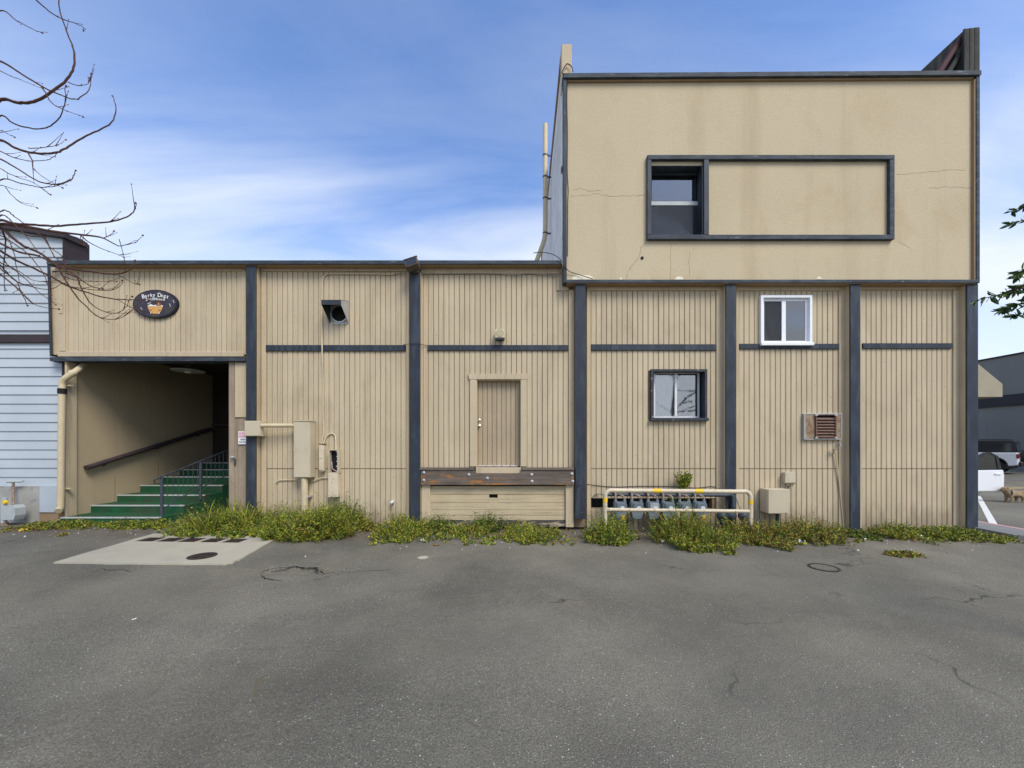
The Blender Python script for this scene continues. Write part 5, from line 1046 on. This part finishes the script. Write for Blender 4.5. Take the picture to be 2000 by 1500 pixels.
scrap(1462, 1061, .07, .05, 'paper', 'white scrap right of the big weed clump', 'litter', 3, .05)
scrap(1211, 1062, .05, .04, 'plaster_patch', 'cream lump in front of the left guard post weeds', 'litter', 4, .05)
scrap(1293, 1061, .09, .07, 'plaster_patch', 'yellowish crumpled wrapper left of the big weed clump', 'litter', 5, .07)
scrap(1333, 1058, .09, .07, 'plastic_film', 'pale crumpled film at the foot of the big weed clump', 'litter', 6, .07)
scrap(1797, 1053, .10, .05, 'paper', 'white paper cup scrap in the last bay weeds', 'litter', 7, .08)
scrap(1676, 1076, .045, .03, 'paper', 'small white scrap on the asphalt in front of the fifth post', 'litter', 8, .01)
scrap(262, 1211, .04, .025, 'paper', 'tiny white chip alone on the open asphalt at left', 'litter', 9, .006)
scrap(46, 1037, .14, .09, 'yellow_leaf', 'large yellow leaf at the far left edge of the lot', 'leaf', 10, .03, 'fallen_leaf')
scrap(243, 1026, .07, .05, 'plaster_patch', 'pale dead petal in front of the lowest step', 'leaf', 11, .04, 'fallen_leaf')
scrap(295, 1030, .06, .04, 'paper', 'white scrap beside the weeds right of the steps', 'litter', 12, .03)
scrap(1690, 1054, .10, .03, 'paper', 'flat torn paper strip at the foot of the fifth post', 'litter', 13, .02)
scrap(825, 1058, .06, .04, 'paper', 'small white scrap at the edge of the low weeds near the second post', 'litter', 14, .04)
scrap(852, 1066, .13, .04, 'leaf_dry', 'curled brown dead leaf in front of the second post', 'leaf', 15, .03, 'fallen_leaf')

# ================================================================ trees
def PT(px, py, Z): return Vector(((px - 1022) * Z / 750, Z - D, CAM_Z - (py - 866) * Z / 750))
bt = thing('bare_tree', 'bare budding tree reaching reddish twigs into the frame from the left', 'tree', (-6.5, -4.1, 0))
rg = random.Random(5)
TB = Vector((-6.6, -4.1, -.05))
MB().tube(smooth_path([TB, TB + Vector((.05, .0, 1.2)), TB + Vector((.0, .1, 2.4)), TB + Vector((.1, .05, 3.6)), TB + Vector((.05, .0, 4.9)), TB + Vector((.2, .1, 6.2))], 3), [.20, .185, .17, .16, .15, .145, .14, .13, .12, .11, .10, .085, .07, .055, .04, .03], 12).build('trunk', 'bark_trunk', bt)
twigs = MB()
buds = MB()
def bud(p, d, s_):
    n2 = d.orthogonal().normalized(); n3 = d.cross(n2); r_ = s_ * .4
    ring = [p + d * s_ * .45 + (n2 * math.cos(a) + n3 * math.sin(a)) * r_ for a in (0, 1.57, 3.14, 4.71)]
    buds.add([p] + ring + [p + d * s_], [(0, 1, 2), (0, 2, 3), (0, 3, 4), (0, 4, 1), (1, 5, 2), (2, 5, 3), (3, 5, 4), (4, 5, 1)])
def branch(pts, sc, oy, r0, r1, Z0, Z1, root=None, nb=8):
    P = [PT(a * sc, oy + b * sc, Z0 + (Z1 - Z0) * i / (len(pts) - 1)) for i, (a, b) in enumerate(pts)]
    if root is not None and pts[0][0] == 0: P = [root, root.lerp(P[0], .5) + Vector((0, 0, rg.uniform(-.04, .06)))] + P
    Q = smooth_path(P, 5); n_ = len(Q); Q = [q + Vector((rg.gauss(0, .0009), rg.gauss(0, .002), rg.gauss(0, .0009))) for q in Q]
    m = MB(); m.tube(Q, [r0 + (r1 - r0) * (i / (n_ - 1)) ** .8 for i in range(n_)], 6); m.build('branch', 'bark', bt)
    for k in range(nb):
        i = rg.randint(n_ // 4, n_ - 2); d = (Q[i + 1] - Q[i]).normalized(); s_ = Vector((rg.uniform(-1, 1), rg.uniform(-1, 1), rg.uniform(-.4, 1))); bud(Q[i], (d * .8 + s_ * .8).normalized(), rg.uniform(.007, .013))
        if rg.random() < .22:
            ln = rg.uniform(.05, .16); dd = (d + s_ * .5).normalized(); twigs.tube([Q[i], Q[i] + dd * ln * .5 + Vector((0, 0, .01)), Q[i] + dd * ln + Vector((0, 0, .03))], [.003, .002, .001], 4)
            bud(Q[i] + dd * ln + Vector((0, 0, .03)), dd, .012)
    bud(Q[-1], (Q[-1] - Q[-2]).normalized(), .022)
RU = TB + Vector((.03, .02, 4.1)); RM = TB + Vector((.05, .05, 3.3)); RL = TB + Vector((.03, .08, 2.55))
limbs = [(RU, PT(-60, 120, 3.4)), (RM, PT(-70, 290, 3.3)), (RL, PT(-60, 470, 3.3))]
for a, b in limbs: MB().tube(smooth_path([a, a.lerp(b, .5) + Vector((0, 0, .05)), b], 4), [.05, .046, .042, .038, .034, .030, .026, .022, .02], 8).build('limb', 'bark_trunk', bt)
U, Mi, Lo = limbs[0][1], limbs[1][1], limbs[2][1]
S = .4
for pts, r0, r1, rt in (
    ([(0, 487), (80, 500), (150, 500), (220, 470), (290, 420), (340, 370), (365, 300), (355, 230), (325, 150), (295, 60), (285, -20)], .015, .004, Mi), ([(0, 298), (80, 345), (160, 395), (240, 440), (300, 465), (365, 485), (420, 455), (440, 420), (443, 365)], .010, .002, U),
    ([(0, 565), (60, 600), (130, 622), (210, 628), (270, 600), (305, 545), (318, 480), (318, 425)], .008, .002, Mi), ([(0, 685), (70, 720), (150, 745), (240, 750), (300, 735), (360, 700), (440, 655), (530, 610), (560, 570), (565, 520), (553, 475)], .012, .003, Mi),
    ([(0, 738), (70, 770), (150, 785), (230, 780), (275, 755)], .006, .002, Mi), ([(0, 775), (80, 820), (150, 865), (200, 890), (265, 900), (320, 890), (355, 870), (368, 835)], .008, .003, Mi), ([(0, 880), (100, 895), (200, 915), (280, 905), (340, 885)], .007, .002, Lo),
    ([(135, 740), (160, 790), (165, 825), (220, 870), (300, 915)], .005, .0015, None), ([(0, 52), (80, 100), (165, 145), (200, 158)], .007, .002, U), ([(165, -10), (240, 55), (310, 95), (395, 125), (410, 150)], .006, .0015, None), ([(210, 430), (250, 500), (310, 535), (395, 565)], .005, .0015, None),
    ([(330, 400), (370, 415), (420, 415), (440, 390)], .004, .0015, None), ([(0, 345), (50, 370), (100, 390), (200, 430)], .005, .0015, U), ([(0, 905), (50, 945), (100, 990), (170, 1010)], .005, .0015, Lo), ([(0, 640), (40, 655), (70, 670)], .004, .001, Mi), ([(0, 820), (70, 860), (160, 890), (240, 945)], .005, .0015, Mi), ([(140, 725), (230, 718), (290, 705), (318, 685)], .004, .0012, None)):
    zb = rg.uniform(3.1, 3.5); branch(pts, S, 0, r0 * 1.02, r1 * 1.0, zb, zb + rg.uniform(-.25, .35), rt)
S = .25
for pts, r0, r1 in (
    ([(0, 120), (100, 145), (250, 155), (400, 165), (600, 155), (780, 140), (900, 125), (1010, 85), (1050, 45), (1065, 0)], .012, .003), ([(0, 150), (200, 170), (400, 205), (600, 230), (740, 245), (810, 262), (900, 310), (940, 320), (1050, 295), (1110, 245)], .014, .0015), ([(810, 262), (870, 230), (890, 205)], .004, .0015),
    ([(630, 240), (700, 295), (800, 345), (900, 380), (965, 410)], .005, .0018), ([(0, 180), (100, 260), (200, 330), (300, 370), (420, 450), (500, 490), (620, 510), (740, 525), (850, 540), (950, 535), (1020, 500), (1055, 445)], .013, .004), ([(0, 300), (150, 370), (300, 400), (440, 470), (560, 530), (640, 590), (720, 640), (800, 655)], .011, .003),
    ([(0, 360), (100, 420), (250, 490), (400, 560), (500, 620), (600, 660), (700, 690), (800, 720), (920, 738), (1060, 742), (1150, 740)], .012, .003), ([(510, 530), (600, 570), (640, 660), (700, 760), (780, 820), (860, 845), (930, 840), (990, 790), (1020, 720)], .006, .002), ([(440, 470), (520, 600), (600, 720), (680, 800), (760, 870), (860, 897), (950, 880), (1040, 820)], .006, .002),
    ([(0, 470), (80, 560), (150, 610), (250, 640), (350, 660), (430, 650), (470, 620)], .008, .002), ([(0, 500), (60, 540), (130, 600), (170, 690), (210, 780)], .007, .002), ([(0, 540), (120, 640), (200, 720), (300, 790), (450, 815)], .008, .002), ([(0, 450), (100, 500), (200, 580), (300, 680), (430, 775)], .008, .002), ([(0, 55), (60, 50), (110, 90), (200, 155)], .007, .003),
    ([(0, 85), (60, 100), (110, 150), (200, 240), (300, 370)], .007, .002), ([(200, 180), (320, 240), (390, 330), (480, 400), (520, 500)], .006, .002), ([(100, 160), (220, 240), (350, 260), (420, 400), (500, 460)], .006, .002), ([(920, 545), (1000, 590), (1060, 620), (1085, 622)], .003, .0012), ([(920, 740), (1000, 790), (1080, 830)], .003, .0012),
    ([(500, 560), (600, 590), (780, 600), (900, 598)], .004, .0015), ([(500, 610), (560, 640), (700, 660), (850, 670), (930, 640), (960, 600)], .005, .0015), ([(0, 215), (80, 300), (120, 420), (150, 600)], .006, .002), ([(20, 200), (45, 300), (30, 480), (35, 660)], .006, .002), ([(0, 395), (60, 470), (150, 520), (260, 590), (380, 600)], .007, .002), ([(0, 240), (150, 330), (260, 430), (340, 540), (400, 700)], .006, .002), ([(630, 240), (640, 290), (660, 315)], .003, .0012), ([(930, 270), (965, 400), (980, 520)], .003, .0012)):
    zb = rg.uniform(3.0, 3.6); branch(pts, S, 400, r0 * 1.02, r1 * 1.0, zb, zb + rg.uniform(-.3, .4), Lo, 9)
# limbs that stay outside the frame
for k in range(9):
    a = rg.uniform(1.9, 4.6); z = rg.uniform(3, 6); s0 = TB + Vector((.05, .03, z)); d = Vector((math.cos(a), math.sin(a), rg.uniform(.3, .8)))
    P = [s0 + d * t + Vector((rg.gauss(0, .06), rg.gauss(0, .06), -.05 * t * t)) for t in (0, .5, 1, 1.6, 2.2)]; MB().tube(smooth_path(P, 3), [.04 - .0028 * i for i in range(13)], 6).build('branch', 'bark', bt)
    for j in range(6):
        q = P[rg.randint(1, 4)]; e_ = (d + Vector((rg.gauss(0, .6), rg.gauss(0, .6), rg.gauss(.2, .4)))).normalized(); twigs.tube([q, q + e_ * .35, q + e_ * .7 + Vector((0, 0, .1))], [.006, .004, .0015], 4)
tw = twigs.build('twig', 'bark', bt); tw['kind'] = 'stuff'; bu = buds.build('bud', 'bud', bt, smooth=False); bu['kind'] = 'stuff'

lt = thing('leafy_tree', 'thin tree with small dark leaves reaching in from the right edge', 'tree', (4.9, -4.8, 0)); rg = random.Random(9); lf = MB()
LB = Vector((4.95, -4.8, -.05)); MB().tube(smooth_path([LB, LB + Vector((.05, .05, 1.3)), LB + Vector((-.05, 0, 2.6)), LB + Vector((.05, .05, 4.2))], 4), [.075 - .004 * i for i in range(13)], 10).build('trunk', 'bark_trunk', lt)
def leaf(p, d, ln):
    n2 = d.orthogonal().normalized(); n2.rotate(Matrix.Rotation(rg.uniform(0, 6.28), 3, d)); up = d.cross(n2) * ln * .08
    lf.add([p, p + d * ln * .35 + n2 * ln * .19 + up, p + d * ln * .7 + n2 * ln * .14 + up, p + d * ln, p + d * ln * .7 - n2 * ln * .14 + up, p + d * ln * .35 - n2 * ln * .19 + up, p + d * ln * .5], [(0, 1, 6), (1, 2, 6), (2, 3, 6), (3, 4, 6), (4, 5, 6), (5, 0, 6)], rg.choices((0, 1), (4, 1))[0])
def leaf_branch(P, r0, nl, l0=.072):
    nl = int(nl * 1.8)
    Q = smooth_path(P, 5); n_ = len(Q); MB().tube(Q, [r0 * (1 - .85 * i / (n_ - 1)) for i in range(n_)], 6).build('branch', 'bark', lt)
    for k in range(nl):
        i = rg.randint(n_ // 3, n_ - 1); d = (Q[min(i + 1, n_ - 1)] - Q[max(0, i - 1)]).normalized(); leaf(Q[i], (d * .6 + Vector((rg.gauss(0, .6), rg.gauss(0, .6), rg.gauss(-.15, .5)))).normalized(), l0 * rg.uniform(.6, 1.15))
Z = 2.75
leaf_branch([LB + Vector((0, 0, 2.2)), PT(2120, 560, Z), PT(2040, 545, Z), PT(2005, 555, Z), PT(1975, 570, Z), PT(1940, 578, Z), PT(1905, 588, Z)], .012, 36)
leaf_branch([PT(2060, 548, Z), PT(2030, 580, Z), PT(2000, 592, Z + .05), PT(1975, 598, Z + .1), PT(1958, 605, Z + .1)], .006, 22)
leaf_branch([PT(2060, 540, Z), PT(2020, 520, Z), PT(2000, 525, Z - .05), PT(1990, 538, Z - .05)], .006, 18)
leaf_branch([LB + Vector((0, 0, 2.7)), PT(2100, 440, Z), PT(2030, 425, Z), PT(2000, 430, Z), PT(1972, 438, Z)], .009, 16, .055)
leaf_branch([PT(2030, 560, Z), PT(2005, 610, Z), PT(1985, 615, Z)], .005, 14)
for k in range(16):
    a = rg.uniform(-1.5, 1.6); s0 = LB + Vector((0, 0, rg.uniform(1.9, 4.2))); d = Vector((math.cos(a), math.sin(a), rg.uniform(-.1, .6)))
    leaf_branch([s0, s0 + d * .5, s0 + d * .9 + Vector((0, 0, -.05)), s0 + d * 1.3 + Vector((rg.gauss(0, .1), 0, -.15))], .012, 45)
o = lf.build('foliage', ['leaf_dark', 'leaf_green'], lt, smooth=False)

# ================================================================ vehicles
def arch(cx, r_, z0, n_=9): return [(cx + r_ * math.cos(math.pi * k / n_), z0 + r_ * math.sin(math.pi * k / n_)) for k in range(n_ + 1)]
def wheel(t, x, y, r_, w):
    s = 1 if y > 0 else -1
    ty = MB().lathe((x, y, r_), [(r_ * .62, -w / 2), (r_ * .93, -w / 2), (r_, -w * .35), (r_, w * .35), (r_ * .93, w / 2), (r_ * .62, w / 2)], 24, 'y').build('wheel', 'tyre', t)
    m = MB(); m.lathe((x, y, r_), [(r_ * .61, -w * .45), (r_ * .61, w * .45)], 24, 'y')
    for k in range(6):
        a = k * math.pi / 3; m.box(0, 0, 0, 0, 0, 0) if 0 else None
        u = Vector((math.cos(a), 0, math.sin(a))); v_ = Vector((-math.sin(a), 0, math.cos(a))); c_ = Vector((x, y + s * w * .46, r_)); m.add([c_ + u * .05 + v_ * .035, c_ + u * .05 - v_ * .035, c_ + u * r_ * .6 - v_ * .03, c_ + u * r_ * .6 + v_ * .03, c_ + u * .05 + v_ * .035 + Vector((0, s * .02, 0)), c_ + u * .05 - v_ * .035 + Vector((0, s * .02, 0)), c_ + u * r_ * .6 - v_ * .03 + Vector((0, s * .02, 0)), c_ + u * r_ * .6 + v_ * .03 + Vector((0, s * .02, 0))], [(3, 2, 1, 0), (4, 5, 6, 7), (0, 1, 5, 4), (1, 2, 6, 5), (2, 3, 7, 6), (3, 0, 4, 7)])
    m.build('rim', 'rim', ty)
def bevel(o, w=.03, s=2): b = o.modifiers.new('bevel', 'BEVEL'); b.width = w; b.segments = s; b.limit_method = 'ANGLE'; b.angle_limit = R(35); return o
def tapered(t, prof, y0, ins, z_lo, z_hi, nm, mat):   # greenhouse leaning in towards the roof
    n_ = len(prof); f = lambda z: y0 - ins * (z - z_lo) / (z_hi - z_lo); m = MB()
    m.add([(x, -f(z), z) for x, z in prof] + [(x, f(z), z) for x, z in prof], [tuple(range(n_)), tuple(range(2 * n_ - 1, n_ - 1, -1))] + [(i, i + n_, (i + 1) % n_ + n_, (i + 1) % n_) for i in range(n_)]); return m.build(nm, mat, t)
# boxy 4x4 : local x forward, y left; rear at the frame's right edge
zr = 20.5; rear = Vector((FX(1989, zr - D), zr - D, 0)); yaw = R(122)
t = thing('parked_car', 'boxy white 4x4 with a black roof parked across the lot at the right edge', 'car', rear + Vector((math.cos(yaw), math.sin(yaw), 0)) * 2.2 - Vector((-math.sin(yaw), math.cos(yaw), 0)) * .93, 'parked cars', yaw, True)
Lh = 2.2
pr = [(Lh, .55), (Lh, .95), (Lh - .15, 1.12), (.75, 1.18), (-Lh + .05, 1.2), (-Lh, .9), (-Lh, .52)] + [(p[0], p[1]) for p in arch(-1.35, .47, .45)][::-1] + [(p[0], p[1]) for p in arch(1.4, .47, .45)][::-1]
m = MB(); m.prism(pr, -.93, .93, 'y'); bevel(m.build('body', 'car_white', t), .05)
tapered(t, [(.75, 1.17), (-2.12, 1.19), (-2.08, 1.78), (-1.9, 1.84), (.15, 1.84), (.3, 1.78)], .9, .1, 1.17, 1.84, 'roof', 'car_black')
for sy in (-1, 1):
    for x0_, x1_ in ((-1.95, -1.05), (-.95, -.15), (-.05, .5)):
        m = MB(); e_ = .905; m.add([(x0_, sy * (e_ - .01), 1.25), (x1_, sy * (e_ - .01), 1.25), (x1_ - (.25 if x1_ > .3 else 0), sy * (e_ - .075), 1.68), (x0_, sy * (e_ - .075), 1.68)], [(0, 1, 2, 3)]); m.build('side_window', 'car_glass', t)
    m = MB(); m.cbox(-2.235, -2.12, sy * .93 - .13 if sy > 0 else -.935, .935 if sy > 0 else -.80, .88, 1.12, c=.01); m.build('tail_light', 'tail_red', t)
    for x in (-1.35, 1.4): wheel(t, x, sy * .80, .40, .26); MB().prism([(p[0], p[1]) for p in arch(x, .52, .44)] + [(p[0], p[1]) for p in arch(x, .465, .44)][::-1], sy * .935, sy * .955, 'y').build('wheel_arch', 'car_black', t)
    m = MB(); m.cbox(-.5, -.3, sy * .935 - .012, sy * .935 + .012, 1.02, 1.05, c=.004); m.build('door_handle', 'car_white', t)
    m = MB(); m.tube([(-1.85, sy * .72, 1.87), (-1.8, sy * .72, 1.9), (.0, sy * .72, 1.9), (.05, sy * .72, 1.86)], .018, 6); m.build('roof_rail', 'car_black', t)
cb(-2.34, -2.19, -.9, .9, .45, .70, c=.04).build('bumper', 'car_black', t); cb(2.15, 2.34, -.92, .92, .45, .78, c=.04).build('bumper', 'car_black', t); cb(-2.0, 2.0, -.86, .86, .30, .56, c=.02).build('underbody', 'car_black', t)
m = MB(); m.add([(-2.135, -.75, 1.25), (-2.135, .75, 1.25), (-2.10, .68, 1.68), (-2.10, -.68, 1.68)], [(0, 1, 2, 3)]); m.build('rear_window', 'car_glass', t)
MB().lathe((-2.36, 0, .98), [(.22, .16), (.36, .15), (.37, -.04), (.30, -.07), (.0, -.07)], 20, 'x').build('spare_wheel', 'tyre', t)
# white car angled behind the building corner, driver's door open towards us
hd = math.atan2(-.67, -.74); hinge = Vector((12.78, 3.72, 0)); f_ = Vector((math.cos(hd), math.sin(hd), 0)); l_ = Vector((-math.sin(hd), math.cos(hd), 0))
ctr = hinge - f_ * .62 - l_ * .86
t = thing('parked_car', 'white car nose-in behind the building corner with its door standing open', 'car', ctr, 'parked cars', hd, True)
pr = [(2.05, .35), (2.12, .62), (1.95, .80), (.95, .93), (-1.9, .98), (-2.12, .9), (-2.15, .4)] + arch(-1.25, .36, .32)[::-1] + arch(1.3, .36, .32)[::-1]
m = MB(); m.prism(pr, -.85, .85, 'y'); bevel(m.build('body', 'car_white', t), .06)
tapered(t, [(1.0, .92), (-1.75, .97), (-1.2, 1.36), (-.6, 1.44), (-.1, 1.44), (.35, 1.34)], .82, .2, .92, 1.44, 'roof', 'car_white')
for sy in (-1, 1):
    for pts in ([(.75, .98), (-.35, .98), (-.35, 1.33), (.3, 1.30)], [(-.45, .98), (-1.4, 1.0), (-1.05, 1.28), (-.45, 1.34)]):
        m = MB(); m.add([(x, sy * (.825 - .2 * (z - .92) / .52 + .004), z) for x, z in pts], [(0, 1, 2, 3)]); m.build('side_window', 'car_glass', t)
    for x in (-1.25, 1.3): wheel(t, x, sy * .74, .31, .2)
    m = MB(); m.cbox(2.0, 2.13, sy * .66 - .14, sy * .66 + .14, .60, .74, c=.03); m.build('headlight', 'lamp_bulb', t)
bz(-1.9, 1.9, -.78, .78, .22, .40).build('underbody', 'car_black', t)
# the door, in its own leaf shape, opened about 42 degrees
dm_ = MB(); dl = 1.12; ang = R(180 - 44); hx, hy = .62, .87
def dpt(u, v_, z): return (hx + u * math.cos(ang) - v_ * math.sin(ang) * 1, hy + u * math.sin(ang) + v_ * math.cos(ang), z)
def dprism(poly, v0, v1, nm, mat, par):
    n_ = len(poly); m = MB(); m.add([dpt(u, v0, z) for u, z in poly] + [dpt(u, v1, z) for u, z in poly], [tuple(range(n_)), tuple(range(2 * n_ - 1, n_ - 1, -1))] + [(i, i + n_, (i + 1) % n_ + n_, (i + 1) % n_) for i in range(n_)]); return m.build(nm, mat, par)
dr = dprism([(0, .30), (dl - .06, .30), (dl + .02, .42), (dl + .03, .75), (dl, .92), (0, .90)], -.06, .05, 'door', 'car_white', t); bevel(dr, .02); dr['label'] = 'open white front door'
outer = [(.0, .90), (dl - .0, .92), (dl - .10, 1.32), (dl - .3, 1.43), (.62, 1.42), (.3, 1.22)]; inner = [(.12, .93), (dl - .10, .94), (dl - .17, 1.30), (dl - .33, 1.38), (.64, 1.37), (.36, 1.2)]
for i in range(6):
    j = (i + 1) % 6; dprism([outer[i], outer[j], inner[j], inner[i]], -.02, .02, 'window_frame', 'car_black', dr)
dprism(inner, -.004, .004, 'pane', 'glass', dr)
dprism([(dl - .25, .79), (dl - .08, .79), (dl - .08, .825), (dl - .25, .825)], -.085, -.05, 'handle', 'car_white', dr)
# dog
dg_ = thing('dog', 'small shaggy tan terrier in a harness standing on the lot at the right edge', 'dog', (14.05, 3.5, 0)); dc = Vector((14.05, 3.5, 0))
Vv = [(0, 0, .27), (-.14, 0, .275), (-.20, 0, .31), (-.25, 0, .37), (-.30, 0, .385), (-.36, 0, .36), (.14, 0, .275), (.2, 0, .28), (.27, 0, .33), (.29, 0, .40),
      (-.15, -.06, .19), (-.155, -.065, .10), (-.17, -.065, .02), (-.13, .06, .19), (-.14, .065, .10), (-.155, .065, .02), (.15, -.065, .18), (.19, -.065, .10), (.165, -.065, .02), (.13, .065, .18), (.165, .065, .10), (.14, .065, .02), (-.255, -.055, .43), (-.255, .055, .43), (-.19, -.065, .012), (-.175, .065, .012)]
Ee = [(0, 1), (1, 2), (2, 3), (3, 4), (4, 5), (0, 6), (6, 7), (7, 8), (8, 9), (1, 10), (10, 11), (11, 12), (1, 13), (13, 14), (14, 15), (6, 16), (16, 17), (17, 18), (6, 19), (19, 20), (20, 21), (3, 22), (3, 23)]
Rr = [.095, .10, .075, .075, .06, .03, .09, .05, .022, .016, .045, .03, .028, .045, .03, .028, .055, .03, .028, .055, .03, .028, .022, .022, .02, .02]
me = bpy.data.meshes.new('dog_body'); me.from_pydata(Vv, Ee, []); o = bpy.data.objects.new('body', me); C.objects.link(o); o.parent = dg_; me.materials.append(MATS['fur'])
sk = o.modifiers.new('skin', 'SKIN'); sk.use_smooth_shade = True
for i, v in enumerate(me.skin_vertices[0].data): v.radius = (Rr[i], Rr[i]); v.use_root = (i == 0)
su = o.modifiers.new('subsurf', 'SUBSURF'); su.levels = 2; su.render_levels = 2
m = MB(); m.lathe(dc + Vector((-.165, 0, .285)), [(.108, -.014), (.112, -.012), (.112, .012), (.108, .014)], 18, 'x'); m.build('harness', 'harness', dg_)
MB().lathe(dc + Vector((-.40, 0, .358)), [(.0, -.012), (.014, -.006), (.014, .01), (.0, .015)], 8, 'x').build('nose', 'black', dg_)
for s_ in (-1, 1): MB().lathe(dc + Vector((-.335, s_ * .032, .40)), [(.0, -.008), (.009, .0), (.0, .008)], 8, 'x').build('eye', 'black', dg_)
# shaggy coat
rg = random.Random(77); m = MB()
for k in range(2600):
    i, j = rg.choice(Ee); t_ = rg.random(); p = Vector(Vv[i]).lerp(Vector(Vv[j]), t_); rr = Rr[i] + (Rr[j] - Rr[i]) * t_; d = Vector((rg.gauss(0, .5), rg.gauss(0, 1), rg.gauss(0, 1))).normalized(); q = dc + p + d * rr * .85; e_ = (d * .7 + Vector((.5, 0, -.7))).normalized() * rg.uniform(.02, .045); s_ = d.cross(e_).normalized() * .004
    if q.z + e_.z < .004: continue
    m.add([q + s_, q - s_, q + e_], [(0, 1, 2)])
m.build('coat', 'fur', dg_, smooth=False)
